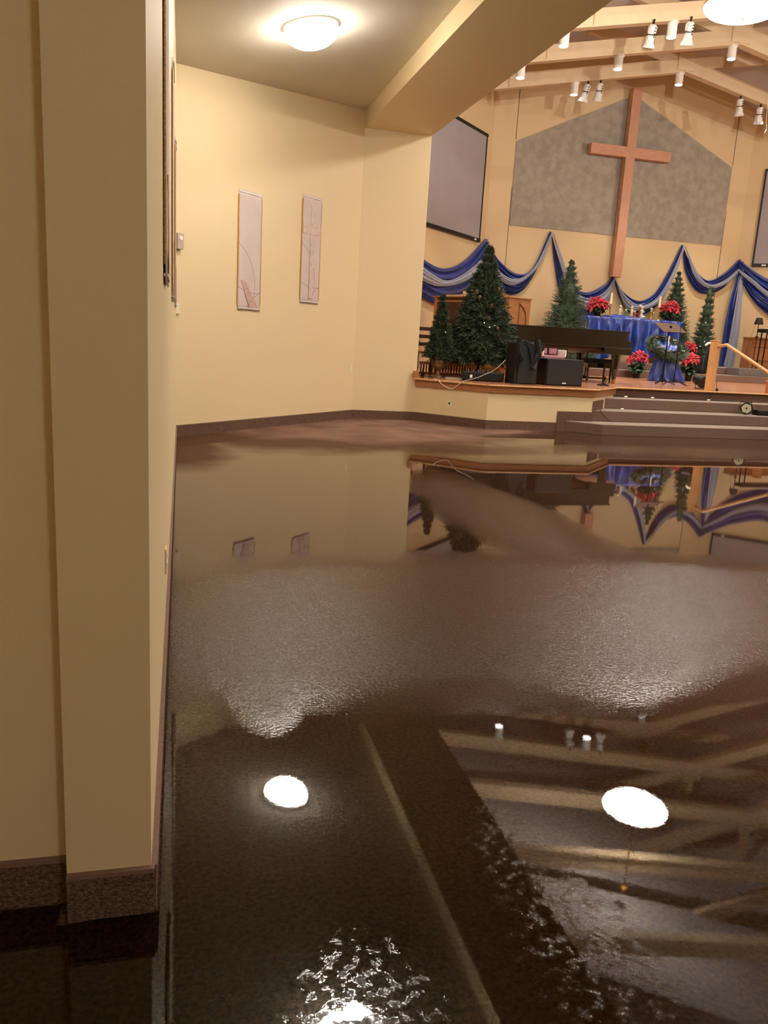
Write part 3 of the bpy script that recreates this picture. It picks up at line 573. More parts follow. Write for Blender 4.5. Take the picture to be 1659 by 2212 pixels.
# ------------------------------------------------------------------ trees
def tree(base_, h, prof, name, label, m, nb, needle=.07, droop=-.15, trunk=None, stand='tripod', lights=(), lean=(0, 0), cones=0):
    """prof(t)=radius at height fraction t (0 bottom of foliage)"""
    t = thing(name, base_, label, 'christmas tree'); bx, by, bz = base_; zf = trunk or .2
    hh = h-zf
    cw = 0
    if stand == 'tripod':
        s = MB()
        for k in range(4): a = k*PI/2+.5; s.tube([(bx, by, bz+.14), (bx+.12*math.cos(a), by+.12*math.sin(a), bz+.05), (bx+.3*math.cos(a), by+.3*math.sin(a), bz+.012)], .012)
        s.build('stand', IRON, t)
    MB().cyl((bx, by, bz+(.02 if stand == 'tripod' else zf-.15)), (bx+lean[0]*.9, by+lean[1]*.9, bz+h*.97), .03, .008, 8).build('trunk', BARK, t)
    mb = MB(); r = rnd; tiers = max(9, int(hh/.16))
    for i in range(nb):
        tt = 1-math.sqrt(r.random()) if i % 5 else r.random(); tt = min(.995, tt)
        tier = (math.floor(tt*tiers)+.25+.5*r.random())/tiers; tt = min(.99, tier*.6+tt*.4); a = r.random()*2*PI; R = prof(tt)*(.70+.36*r.random()+.16*math.sin(a*7+math.floor(tt*tiers)*2.1))
        ax = Vector((bx+lean[0]*tt, by+lean[1]*tt, bz+zf+hh*tt)); d = Vector((math.cos(a), math.sin(a), 0))
        L0 = min(R*.75, .34)+.02; ndl = needle*(1-.45*tt); root = ax+d*max(R-L0, 0)+Vector((0, 0, -droop*.0))
        up = droop+.5*tt+r.uniform(-.25, .3)
        dirv = (d+Vector((r.uniform(-.35, .35), r.uniform(-.35, .35), up))).normalized(); tip = root+dirv*L0
        u = dirv.orthogonal().normalized(); w = dirv.cross(u); nn = 16
        for k in range(nn):
            f = (k+.5)/nn; b0 = root.lerp(tip, .15+.85*f); th = k*2.4+r.random()
            side = u*math.cos(th)+w*math.sin(th); nd = (side*.85+dirv*(.55+.9*f)).normalized()*ndl*(1.05-.35*f)*r.uniform(.8, 1.2)
            wv = nd.cross(dirv).normalized()*ndl*.09
            o = len(mb.v); mb.v += [tuple(b0-wv), tuple(b0+wv), tuple(b0+nd+wv*.35), tuple(b0+nd-wv*.35)]; mb.f.append((o, o+1, o+2, o+3))
    for k in range(14):   # leader shoots
        tip = Vector((bx+lean[0], by+lean[1], bz+h)); a = r.random()*6.3; z = tip.z-.02-k*.012
        o = len(mb.v); q = Vector((tip.x, tip.y, z)); nd = Vector((math.cos(a)*.5, math.sin(a)*.5, .8))*needle; wv = Vector((-math.sin(a), math.cos(a), 0))*.006
        mb.v += [tuple(q-wv), tuple(q+wv), tuple(q+nd)]; mb.f.append((o, o+1, o+2))
    # dense inner mass of short shoots around the trunk
    core = [(max(prof(k/14)*.62*(.9+.2*math.sin(k*2.1)), .004), zf+hh*k/14) for k in range(15)]
    mb.lathe((bx+lean[0]*.5, by+lean[1]*.5, bz), core, 12)
    mb.build('foliage', m, t, fixn=False)
    for (a, tt) in lights:
        R = prof(tt)*1.02; MB().ball((bx+lean[0]*tt+R*math.cos(a), by+lean[1]*tt+R*math.sin(a), bz+zf+hh*tt), .011, 6).build('fairy_light', BULB, t)
    for k in range(cones):
        a = -PI/2+r.uniform(-1, 1); tt = r.uniform(.1, .7); R = prof(tt)*.98
        MB().ball((bx+R*math.cos(a), by+R*math.sin(a), bz+zf+hh*tt), .035, 6, 1.3).build('pine_cone', CONE, t)
    return t
BULB = glow('fairy_bulb', (1, .95, .85), .5)
def cone_prof(R, p=.85, top=.02, skirt=0): return lambda t: R*(1-t)**p*(1+skirt*max(0, .25-t)*2)+top
bT = Vector((atY(1031, 808, 15.05).x, 15.05, ZS)); tp = atY(1057, 535, 15.05)
tree(bT, tp.z-ZS+.02, cone_prof(.70, .85, .0, .3), 'christmas_tree', 'tallest dark long-needled Christmas tree between the urn tree and the piano', PINE, 3400, needle=.13, droop=-.1, trunk=.36,
     lights=((-1.85, .33), (-1.45, .31), (-1.65, .295), (-.9, .17)), lean=(.05, 0), cones=7)
u0 = atY(945, 817, 14.75); u0.z = ZS; tu = atY(943, 636, 14.75)
tree(u0, tu.z-ZS+.0, cone_prof(.23, .8, .01, .6), 'potted_christmas_tree', 'small narrow Christmas tree standing in the bronze urn at the stage edge', PINE, 1500, needle=.09, droop=-.1, trunk=.40, stand=None, lights=((-1.3, .4),))
t = thing('urn', u0, 'bronze footed urn at the left stage edge holding the smallest tree', 'urn')
MB().lathe(u0, [(.10, 0), (.10, .02), (.09, .035), (.04, .06), (.035, .13), (.06, .15), (.115, .2), (.135, .27), (.13, .33), (.12, .35), (.145, .37), (.15, .39), (.12, .385), (.11, .34), (.02, .33)], 28).build('bowl', BRONZE, t, smooth=True)
MB().lathe(u0, [(.135, .262), (.14, .27), (.135, .278)], 28).build('rim_band', BRASS, t, smooth=True)
MB().box(u0+Vector((0, 0, .008)), (.24, .24, .016)).build('foot_plate', BRONZE, t)
t2 = atY(1237, 566, 20.0); tree(Vector((t2.x-.05, 19.95, L2)), t2.z-L2+.04, cone_prof(.80, .85, .03), 'christmas_tree', 'green spruce Christmas tree behind the piano, left of the altar', SPRUCE, 2600, needle=.075, droop=.05, trunk=.2)
t3 = atY(1459, 590, 21.72); tree(Vector((t3.x+.05, 21.6, L3)), t3.z-L3+.04, cone_prof(.60, .8, .02), 'christmas_tree', 'spruce Christmas tree with small lights behind the right end of the altar', SPRUCE, 2200, needle=.08, droop=.1, trunk=.2,
     lights=[(rnd.uniform(-2.8, -.6), rnd.uniform(.15, .65)) for k in range(7)])
t4 = atY(1538, 622, 20.0); tree(Vector((t4.x-.1, 20.0, L2)), t4.z-L2+.04, cone_prof(.33, .85, .05), 'christmas_tree', 'slim pencil Christmas tree behind the newel post', SPRUCE, 2000, needle=.06, droop=.1, trunk=.28,
     lights=[(rnd.uniform(-2.6, -.8), rnd.uniform(.1, .8)) for k in range(5)], lean=(.1, 0))
q = Vector((t4.x-.1, 19.95, L2)); t = thing('pot_wrap', q, 'crumpled black bag wrapped round the foot of the slim tree', 'bag')
mb = MB(); n = 16; prof = [(.26, .0), (.3, .08), (.27, .2), (.18, .3), (.13, .36)]
mb.add([q+Vector((r*(1+.14*rnd.uniform(-1, 1))*math.cos(2*PI*i/n), r*(1+.14*rnd.uniform(-1, 1))*math.sin(2*PI*i/n), z)) for i in range(n) for r, z in prof], [(i*5+j, ((i+1) % n)*5+j, ((i+1) % n)*5+j+1, i*5+j+1) for i in range(n) for j in range(4)])
mb.build('bag', FELT, t, smooth=True)

# ------------------------------------------------------------------ piano and bench
PO = Vector((6.25, 15.4, ZS)); LZ = 2.84
t = thing('grand_piano', PO, 'glossy black grand piano on the stage, lid closed, tail toward the big tree', 'piano')
ux = Vector((1, .05, 0)).normalized(); uy = Vector((-ux.y, ux.x, 0))
def pp_(x, y, z=0): v = PO+ux*x+uy*y; return (v.x, v.y)
out = [(.22, .0), (LZ, 0), (LZ, 1.5), (LZ-.55, 1.5), (LZ-1.0, 1.42), (LZ-1.5, 1.15), (LZ-2.0, .92), (.45, .84), (.2, .74), (.04, .55), (.0, .32), (.06, .12)]
MB().prism([pp_(*p) for p in out], ZS+.74, ZS+1.065).build('case', PIANO, t, bevel=.008)
MB().prism([pp_(p[0]*1.005-.008+(.02 if p[0] > 2.5 else 0), p[1]*1.01-.02) for p in out if p[0] <= LZ-.0], ZS+1.065, ZS+1.09).build('lid', PIANO, t, bevel=.005)
MB().prism([pp_(*p) for p in [(.5, .12), (LZ-.1, .12), (LZ-.1, 1.4), (LZ-1, 1.3), (.6, .7)]], ZS+.66, ZS+.74).build('soundboard_frame', DARKW, t)
MB().prism([pp_(*p) for p in [(LZ-.55, .0), (LZ+.12, 0), (LZ+.12, 1.5), (LZ-.55, 1.5)]], ZS+.60, ZS+.745).build('keybed', PIANO, t, bevel=.01)
MB().prism([pp_(*p) for p in [(LZ-.02, .0), (LZ+.1, .0), (LZ+.1, .12), (LZ-.02, .12)]], ZS+.74, ZS+.9).build('cheek', PIANO, t, bevel=.01)
kb = MB().prism([pp_(*p) for p in [(LZ-.04, .13), (LZ+.09, .13), (LZ+.09, 1.37), (LZ-.04, 1.37)]], ZS+.745, ZS+.765).build('keyboard', WHITEP, t)
for (x, y) in ((LZ-.16, .14), (LZ-.32, 1.32), (.6, .42)):
    c = PO+ux*x+uy*y
    lg = MB().lathe(c, [(.045, .08), (.05, .12), (.075, .3), (.095, .52), (.11, .6), (.11, .67)], 8).build('leg', PIANO, t, bevel=.004)
    MB().lathe(c, [(.03, .0), (.04, .02), (.04, .06), (.05, .085)], 12).build('caster', BRASS, lg)
c = PO+ux*(LZ-.55)+uy*.75; ly = MB()
for s in (-.09, .09): ly.cyl(c+uy*s+Vector((0, 0, .1)), c+uy*s*1.2+Vector((0, 0, .62)), .02)
ly.box(c+Vector((0, 0, .09)), (.14, .3, .07)); lyo = ly.build('pedal_lyre', PIANO, t)
for s in (-.07, 0, .07): MB().box(c+ux*.13+uy*s+Vector((0, 0, .06)), (.14, .03, .012)).build('pedal', BRASS, lyo)
bc = atY(1290, 800, 16.1); bc = Vector((bc.x, 16.15, ZS)); t = thing('piano_bench', bc, 'black tufted piano bench standing under the keyboard end of the piano', 'bench')
MB().box(bc+Vector((0, 0, .44)), (.62, .36, .1)).build('cushion', FELT, t, bevel=.02); MB().box(bc+Vector((0, 0, .35)), (.6, .34, .09)).build('apron', PIANO, t)
for a in (-.27, .27):
    for b_ in (-.14, .14): MB().cyl(bc+Vector((a, b_, 0)), bc+Vector((a, b_, .32)), .02, .028, 8).build('leg', PIANO, t)
st = MB()
for b_ in (-.14, .14): st.box(bc+Vector((0, b_, .08)), (.56, .02, .03))
st.build('stretcher', PIANO, t)
# mic stand base beside the bench
q = atZ(1303, 828, ZS); q = Vector((q.x, 14.6, ZS)); q.x = atY(1303, 825, 14.6).x
t = thing('round_base_stand', q, 'short round-based black stand with silver clip in front of the piano bench', 'stand')
MB().lathe(q, [(.12, 0), (.12, .015), (.03, .04)], 20).build('base', IRON, t); MB().cyl(q+Vector((0, 0, .03)), q+Vector((.03, 0, .18)), .012).build('pole', IRON, t); MB().box(q+Vector((.02, -.05, .1)), (.05, .03, .12), M=Matrix.Rotation(.5, 3, 'Y')).build('clip', CHROME, t)

# ------------------------------------------------------------------ speakers
q0 = atY(1103, 829, 13.85); q1 = atY(1153, 830, 13.85); xc, wv = (q0.x+q1.x)/2+.03, q1.x-q0.x
t = thing('speaker_tower', (xc, 13.98, ZS), 'tall black speaker cabinet at the stage edge with a jacket thrown over it', 'speaker')
MB().box((xc, 14.02, ZS+.37), (wv, .42, .74)).build('cabinet', mat('speaker_carpet', '16110f', .8, noise=.3, scale=40), t, bevel=.015)
MB().box((xc+.02, 13.805, ZS+.35), (wv-.1, .02, .66)).build('grille', GRILL, t)
# jacket
t = thing('black_jacket', (xc, 13.9, ZS+.74), 'black jacket draped over the top of the tall speaker cabinet', 'jacket')
def jk(u, v):
    a = (u-.5); x = xc+.05+a*(.46 if v < .3 else .40+.14*math.sin(v*3)); drop = max(0, v-.25)/.75
    z = ZS+.80+.05*math.sin(u*9)-.05*abs(a)*4 - drop*(.42-.32*abs(math.sin(u*5.2)))
    y = 13.95-.17*min(1, v/.3)-.02*math.sin(u*11+v*3)-.02*drop*math.sin(u*17); return (x, y, z)
MB().grid(jk, 30, 20).build('body', FELT, t, smooth=True, thick=.02)
MB().tube([(xc-.18, 13.8, ZS+.78), (xc-.2, 13.76, ZS+.6), (xc-.12, 13.755, ZS+.42)], .05, 8).build('sleeve', FELT, t, smooth=True)
MB().tube([(xc+.16, 13.8, ZS+.80), (xc+.2, 13.76, ZS+.55), (xc+.1, 13.75, ZS+.3)], .06, 8).build('sleeve', FELT, t, smooth=True)
q0 = atY(1178, 833, 13.8); q1 = atY(1255, 834, 13.8); q2 = atY(1258, 780, 13.8); zt = atY(1215, 776, 13.8).z
t = thing('subwoofer', ((q0.x+q1.x)/2, 13.8, ZS), 'wide black bass speaker with grey grille and small white badge', 'speaker')
xc2, w2 = (q0.x+q1.x)/2, q1.x-q0.x+.03
MB().box((xc2, 14.08, (ZS+zt)/2), (w2, .56, zt-ZS)).build('cabinet', mat('dark_cabinet', '120a09', .5, noise=.3, scale=10), t, bevel=.012)
MB().box((xc2, 13.793, (ZS+zt)/2), (w2-.05, .02, zt-ZS-.04)).build('grille', GRILL, t)
MB().box((xc2+.0, 13.781, ZS+.05), (.075, .006, .022)).build('badge', WHITEP, t)

# ------------------------------------------------------------------ organ and neighbours
oc = Vector((6.98, 17.1, ZS)); of = Vector((5.89, 19.13, ZS)); d1 = (of-oc).normalized(); Lo = (of-oc).length; d2 = Vector((-d1.y, d1.x, 0)); d2 = -d2 if d2.x < 0 else d2
t = thing('organ_console', oc, 'brown wooden organ console behind the trees, end panel with a pointed arch', 'organ'); HO = 1.72; DO = .75
def ob(a0, a1, b0, b1, z0, z1, name, m, par=t, bevel=.005):
    pts = [oc+d1*a+d2*b_ for a, b_ in ((a0, b0), (a1, b0), (a1, b1), (a0, b1))]
    return MB().prism([(p.x, p.y) for p in pts], ZS+z0, ZS+z1).build(name, m, par, bevel=bevel)
ob(0, Lo, .35, DO, 0, HO-.03, 'rear_case', WALNUT); ob(-.03, Lo+.03, -.03, DO+.03, HO-.03, HO, 'top', OAK)
ob(0, .1, 0, .35, 0, HO-.03, 'side_panel', OAK); ob(Lo-.1, Lo, 0, .35, 0, HO-.03, 'side_panel', OAK)
ob(.1, Lo-.1, 0, .35, 1.15, HO-.03, 'front_panel', DARKW); ob(.1, Lo-.1, 0, .35, .7, .88, 'key_shelf', WALNUT)
ob(.12, Lo-.12, -.02, .02, HO-.14, HO-.1, 'moulding', OAK)
for k in range(2): ob(.3, Lo-.3, .05+k*.12, .16+k*.12, .88+k*.05, .9+k*.05, 'manual', WHITEP)
# end panel decoration facing right-front
eo = oc-d1*.012
def on_end(a, z): p = eo+d2*a; return Vector((p.x, p.y, ZS+z))
MB().tube([on_end(.36, .9), on_end(.36, 1.6)], .008).build('panel_groove', DARKW, t)
MB().tube([on_end(.62, .3), on_end(.62, 1.25), on_end(.58, 1.4), on_end(.5, 1.5), on_end(.36, 1.58)], .012).build('arch_moulding', DARKW, t)
MB().prism([((oc-d1*.008+d2*a).x, (oc-d1*.008+d2*a).y) for a in (0, DO)]+[((oc+d2*a).x, (oc+d2*a).y) for a in (DO, 0)], ZS, ZS+HO-.03).build('end_panel', mat('organ_oak', 'a06f42', .45, col2='8c5d34', scale=5, stretch=(1, 1, 8)), t)
# books on organ
def book(c, sz, m, label, rz=0, group='music books on the organ'):
    t = thing('music_book', c, label, 'book', group)
    MB().box(Vector(c)+Vector((0, 0, sz[2]/2)), (sz[0]*.97, sz[1]*.97, sz[2]*.8), rz=rz).build('pages', PAPER, t)
    mb = MB().box(Vector(c)+Vector((0, 0, sz[2]*.05)), (sz[0], sz[1], sz[2]*.1), rz=rz); mb.box(Vector(c)+Vector((0, 0, sz[2]*.95)), (sz[0], sz[1], sz[2]*.1), rz=rz); mb.build('cover', m, t)
ot = ZS+HO
c1 = oc+d1*1.85+d2*.3; c2 = oc+d1*1.35+d2*.3
ra = math.atan2(d1.y, d1.x)
book((c1.x, c1.y, ot), (.55, .3, .04), PAPER, 'white music book lying open on the organ, leftmost of the stack', ra)
book((c2.x, c2.y, ot), (.5, .3, .05), WHITEP, 'pale music book under the black one on the organ', ra)
book((c2.x, c2.y, ot+.05), (.42, .26, .09), BLACK, 'thick black book on top of the organ books', ra)
# organ pedal frame: oak board with turned uprights
q0 = atY(905, 783, 15.3); q1 = atY(1101, 790, 15.3)
t = thing('pedal_rail', (5.5, 15.9, ZS), 'low wooden rail with fringe of brown slats behind the urn and big tree', 'rail')
x0_, x1_ = 4.62, 6.15
MB().box(((x0_+x1_)/2, 15.75, ZS+.235), (x1_-x0_, .06, .06)).build('top_rail', OAKL, t, bevel=.006)
MB().box(((x0_+x1_)/2, 15.75, ZS+.03), (x1_-x0_, .06, .05)).build('bottom_rail', OAK, t)
for k in range(26):
    MB().box((x0_+.04+(x1_-x0_-.08)*k/25, 15.75, ZS+.13), (.026, .03, .17)).build('slat', (WALNUT, DARKW, OAK, DARKW, WALNUT)[k % 5], t)
# wooden armchair at far left
q = atY(915, 800, 15.3); cx_ = 4.65; t = thing('wooden_chair', (cx_, 15.5, ZS), 'dark wooden armchair at the far left of the stage, half behind the pier', 'chair')
for a in (-.2, .2):
    MB().tube([(cx_+a, 15.32, ZS), (cx_+a, 15.32, ZS+.45)], .022).build('leg', DARKW, t)
    MB().tube([(cx_+a, 15.72, ZS), (cx_+a, 15.72, ZS+.45), (cx_+a, 15.80, ZS+.95)], .022).build('back_post', DARKW, t)
    MB().box((cx_+a, 15.53, ZS+.66), (.05, .42, .03)).build('armrest', DARKW, t)
MB().box((cx_, 15.52, ZS+.45), (.46, .46, .05)).build('seat', OAK, t, bevel=.01)
for z in (.6, .75, .9): MB().box((cx_, 15.75+.08*(z-.45)*2, ZS+z), (.4, .02, .07)).build('back_slat', DARKW, t)
# end post of stage kerb
q = atY(897, 798, 14.26)
tag(MB().box((q.x+.01, 14.27, ZS+.065), (.075, .05, .13)).build('kerb_block', OAKF, bevel=.004), 'short oak upright block at the left end of the stage edge', 'block')
# equipment along the stage edge
def along(px, py, Y): v = atY(px, py, Y); return v
a = along(995, 818, 14.35); b_ = along(1096, 822, 13.95)
t = thing('equipment_case', ((a.x+b_.x)/2, 14.2, ZS), 'long low black equipment case under the big tree at the stage edge', 'case')
MB().box(((a.x+b_.x)/2, 14.25, ZS+.09), (b_.x-a.x, .3, .16), rz=-.18).build('body', BLACK, t, bevel=.02)
for k in range(8):
    MB().cyl((a.x+.12+k*.09, 14.28-.016*k, ZS+.17), (a.x+.12+k*.09, 14.28-.016*k, ZS+.2), .014, n=8).build('knob', CHROME, t)
q = atY(1018, 813, 14.1); t2_ = MB().box((q.x, 14.11, ZS+.085), (.045, .01, .06), rz=-.18).build('label_plate', WHITEP, t)
a = along(962, 820, 14.45); t = thing('flat_grey_box', (a.x+.12, 14.4, ZS), 'thin pale flat box on the stage edge right of the urn', 'box')
MB().box((a.x+.13, 14.38, ZS+.018), (.3, .2, .035), rz=-.2).build('body', mat('pale_case', '9c9186', .6, noise=.05), t, bevel=.004); MB().box((a.x+.13, 14.38, ZS+.038), (.26, .16, .006), rz=-.2).build('lid', GREYC, t)
a = along(913, 810, 15.0); t = thing('black_bottle', (a.x, 15.0, ZS), 'small black bottle on the floor left of the urn', 'bottle')
MB().lathe((a.x, 15.0, ZS), [(.03, 0), (.035, .01), (.035, .08), (.012, .11), (.012, .14)], 14).build('body', BLACK, t, smooth=True); MB().cyl((a.x, 15, ZS+.14), (a.x, 15, ZS+.155), .014).build('cap', IRON, t)
# white cable drooping over the fascia
cab = [atP(x, y, (C[0]-.03, C[1]-.12), (S1[0]-.03, S1[1]-.12)) for x, y in ((942, 818), (948, 822), (953, 829), (962, 835), (973, 840), (979, 840), (986, 834), (1000, 824), (1010, 821), (1020, 819), (1034, 815), (1049, 808), (1062, 803), (1075, 794), (1092, 778))]
for k, z in ((0, ZS+.01),): cab[k].z = ZS+.012; cab[k].y += .1
tag(MB().tube(cab, .006).build('white_cable', WHITEP, smooth=True), 'white cable drooping over the oak stage edge below the big tree', 'cable')

# ------------------------------------------------------------------ pink settee behind the piano
q = atY(1190, 768, 18.2); c = Vector((q.x, 18.2, ZS)); t = thing('settee', c, 'small pink upholstered settee with two back cushions, seen under the piano', 'settee')
zq = q.z-ZS
MB().box(c+Vector((0, 0, zq-.05)), (.56, .44, .11)).build('seat', PINK, t, bevel=.03)
for s_ in (-.13, .13): MB().box(c+Vector((s_, .2, zq+.14)), (.2, .07, .24), M=Matrix.Rotation(-.15, 3, 'X')).build('back_cushion', PINK, t, bevel=.02)
MB().box(c+Vector((0, .26, zq+.12)), (.6, .03, .3)).build('back_frame', DARKW, t)
for s_ in (-.29, .29): MB().box(c+Vector((s_, .02, zq+.06)), (.03, .44, .16)).build('arm', WHITEP, t, bevel=.01)
for s_ in (-.24, .24):
    for v_ in (-.18, .18): MB().cyl(c+Vector((s_, v_, 0)), c+Vector((s_, v_, zq-.1)), .015, n=8).build('leg', DARKW, t)

# ------------------------------------------------------------------ altar, cloth and what stands on it
AY = 20.78
al0 = atY(1267, 684, AY-.35); al1 = atY(1470, 694, AY-.35); AX0, AX1, AZ = al0.x, al1.x, (al0.z+al1.z)/2
t = thing('altar_table', ((AX0+AX1)/2, AY, L3), 'altar table hidden under a blue cloth at the foot of the cross', 'table')
MB().box(((AX0+AX1)/2, AY, AZ-.04), (AX1-AX0-.06, .7, .05)).build('tabletop', OAK, t)
for a in (AX0+.15, AX1-.15):
    for b_ in (-.25, .25): MB().box((a, AY+b_, (L3+AZ-.06)/2), (.09, .09, AZ-.06-L3)).build('leg', OAK, t)
t = thing('altar_cloth', ((AX0+AX1)/2, AY, AZ), 'shiny royal blue satin cloth gathered in deep folds over the altar table', 'tablecloth')
MB().grid(lambda u, v: (AX0-.02+(AX1-AX0+.04)*u, AY-.38+.76*v, AZ+.006+.008*math.sin(u*23+v*5)+.006*math.sin(v*14)), 50, 12).build('top', BLUEC, t, smooth=True, thick=.006)
def skirt(u, v):
    x = AX0-.03+(AX1-AX0+.06)*u; f = math.sin(u*62+.8*math.sin(v*3+u*9))+.45*math.sin(u*111+2*v)
    drop = (AZ-L3-.02)*(.72+.28*math.sin(u*7+.5)**2)
    return (x+.02*math.sin(u*31+v*7)*v, AY-.42-.075*(.3+.7*min(1, v*2.5))*f-.05*v-.03*max(0, math.sin(u*19+v*9))*(1-v), AZ-drop*v)
MB().grid(skirt, 240, 24).build('front_drop', BLUEC, t, smooth=True, thick=.005)
for s, nm in ((AX0-.04, 0), (AX1+.04, 1)):
    MB().grid(lambda u, v, s=s: (s+(-.04 if not nm else .04)*(.4*math.sin(u*30)+v*.5), AY-.40+.8*u, AZ-(AZ-L3-.02)*v), 30, 10).build('side_drop', BLUEC, t, smooth=True, thick=.005)
# crumpled blue cloth under the nativity
t = thing('rumpled_cloth', ((AX0+AX1)/2, AY, AZ+.01), 'rumpled bright blue cloth under the nativity figures on the altar', 'cloth')
MB().grid(lambda u, v: (AX0+.45+1.5*u, AY-.33+.6*v, AZ+.014+.09*math.sin(PI*u)*math.sin(PI*v)*(.6+.5*math.sin(u*21+v*4)**2)+.012*math.sin(v*17+u*9)), 50, 20).build('cloth', BLUEC, t, smooth=True, thick=.004)
def figure(px, py_top, y, m, label, kind='standing'):
    q = atY(px, py_top, y); c = Vector((q.x, y, AZ+.03 if kind != 'back' else AZ+.012)); h = max(q.z-c.z, .1)
    t = thing('nativity_figure', c, label, 'figurine', 'nativity figures on the altar')
    if kind == 'animal':
        mb = MB(); mb.lathe(c+Vector((0, 0, h*.5)), [(.001, -.03), (.035, 0), (.001, .03)], 10, sx=1.7); mb.build('body', m, t, smooth=True)
        lg_ = MB()
        for a in (-.04, .04):
            for b_ in (-.015, .015): lg_.cyl(c+Vector((a, b_, 0)), c+Vector((a, b_, h*.45)), .007, n=6)
        lg_.build('legs', m, t); MB().ball(c+Vector((-.065, 0, h*.78)), .022).build('head', m, t, smooth=True)
        return
    MB().lathe(c, [(.055, 0), (.05, h*.12), (.036, h*.5), (.045, h*.68), (.02, h*.78), (.001, h*.79)], 14).build('robe', m, t, smooth=True)
    MB().ball(c+Vector((0, 0, h*.87)), h*.11+.004).build('head', FIG, t, smooth=True)
    MB().tube([c+Vector((.03, -.02, h*.66)), c+Vector((.05, -.05, h*.52)), c+Vector((.01, -.06, h*.5))], .011).build('arm', m, t, smooth=True)
figure(1341, 659, AY+.1, FIG, 'tall pale nativity figure standing left of the manger group')
figure(1353, 667, AY-.2, FIGG, 'kneeling grey-green nativity figure at the front of the altar')
figure(1366, 661, AY+.05, FIG, 'pale nativity figure with raised head in the middle of the altar')
figure(1372, 671, AY-.2, FIGR, 'small brown kneeling figure in front of the middle figures')
figure(1384, 658, AY+.12, FIGR, 'brown robed standing figure right of centre on the altar')
figure(1388, 661, AY+.02, FIG, 'pale standing figure beside the brown robed one')
figure(1408, 665, AY+.05, mat('gold_figure', 'b3905a', .35, metal=.6), 'gold figurine at the right of the nativity, before the candlestick')
figure(1390, 681, AY-.28, WHITEP, 'small white animal figure lying at the front right of the altar', 'animal')
def candlestick(px, pyt, pym, pyb, y, label, stick=BRASS, cm=CANDLE, r=.03):
    a = atY(px, pyt, y); b_ = atY(px, pym, y); c = Vector((a.x, y, AZ+.012)); t = thing('candlestick', c, label, 'candlestick')
    MB().lathe(c, [(.07, 0), (.06, .015), (.018, .04), (.014, b_.z-c.z-.03), (.04, b_.z-c.z-.01), (.035, b_.z-c.z)], 18).build('stick', stick, t, smooth=True)
    MB().cyl((c.x, y, b_.z-.005), (c.x, y, a.z), r, n=16).build('candle', cm, t, smooth=True); MB().cyl((c.x, y, a.z), (c.x, y, a.z+.02), .003, n=5).build('wick', BLACK, t)
candlestick(1322, 633, 657, 684, AY-.15, 'left tall brass candlestick with white candle on the altar')
candlestick(1427, 640, 664, 690, AY-.15, 'right tall brass candlestick with white candle on the altar')
q = atY(1300, 655, AY-.25); c = Vector((q.x, AY-.25, AZ+.012)); t = thing('hooked_ornament', c, 'thin bent silver-gold stand at the left end of the altar', 'ornament')
MB().lathe(c, [(.04, 0), (.03, .01), (.006, .03)], 14).build('base', BRASS, t)
MB().tube([c+Vector((0, 0, .02)), c+Vector((.01, 0, .2)), c+Vector((-.005, 0, .28)), c+Vector((-.06, 0, q.z-c.z))], .01).build('arm', BRASS, t, smooth=True)

def poinsettia(c, R, label, pot_h=.16, lift=0, group='red poinsettias around the altar', tilt=0, potm=None, n=11):
    c = Vector(c); t = thing('poinsettia', c, label, 'potted plant', group)
    MB().lathe(c, [(R*.32, 0), (R*.42, pot_h), (R*.45, pot_h), (R*.38, pot_h-.01), (.01, pot_h-.015)], 18).build('pot', potm or BLACK, t, smooth=True)
    st_ = MB(); lf = MB(); rd = []
    top = c+Vector((0, 0, pot_h))
    def leafq(mb, o, d, L, w, sag):
        d = d.normalized(); s = d.cross(Vector((0, 0, 1))).normalized() if abs(d.z) < .98 else Vector((1, 0, 0)); nz_ = s.cross(d)
        k = len(mb.v); pts = [o, o+d*L*.35+s*w-nz_*0, o+d*L*.7+s*w*.75-Vector((0, 0, sag*.5)), o+d*L-Vector((0, 0, sag)), o+d*L*.7-s*w*.75-Vector((0, 0, sag*.5)), o+d*L*.35-s*w, o+d*L*.5+Vector((0, 0, .01))]
        mb.v += [tuple(p) for p in pts]; mb.f += [(k, k+1, k+6), (k+1, k+2, k+6), (k+2, k+3, k+6), (k+3, k+4, k+6), (k+4, k+5, k+6), (k+5, k, k+6)]
    heads = [(0, 0, R*1.05), (-R*.1, -R*.45, R*.8)]+[(R*k_*math.cos(2*PI*i/(n-1)+.4), R*k_*math.sin(2*PI*i/(n-1)+.4), R*(1.0-.75*k_*k_+.2*rnd.random())) for i in range(n-1) for k_ in (rnd.uniform(.45, .9),)]
    for hx, hy, hz in heads:
        hz += lift; h = top+Vector((hx, hy, hz)); st_.tube([top+Vector((hx*.2, hy*.2, 0)), top+Vector((hx*.7, hy*.7, hz*.6)), h], .006, 5)
        f = MB()
        for ring, (k, L_) in enumerate(((7, R*.52), (6, R*.36))):
            for i in range(k):
                a = 2*PI*i/k+ring*.5+rnd.random()*.3; nn_ = Vector((hx/R*.7, hy/R*.5-.75, .55)).normalized(); e_ = nn_.cross(Vector((0, 0, 1))).normalized(); g_ = e_.cross(nn_); d = e_*math.cos(a)+g_*math.sin(a)+nn_*(.15+.4*ring)
                leafq(f, h, d, L_*rnd.uniform(.95, 1.35), L_*.36, L_*.3)
        f.ball(h+Vector((0, -.01, .01)), .012, 4)
        f.build('flower', RED, t, fixn=False)
        for i in range(6):
            a = rnd.random()*6.3; leafq(lf, top+Vector((hx*.7, hy*.7, hz*rnd.uniform(.1, .6))), Vector((math.cos(a), math.sin(a)-.3, -.2)), R*.6, R*.22, R*.2)
    st_.build('stems', LEAF, t); lf.build('leaves', LEAF, t, fixn=False)
    return t
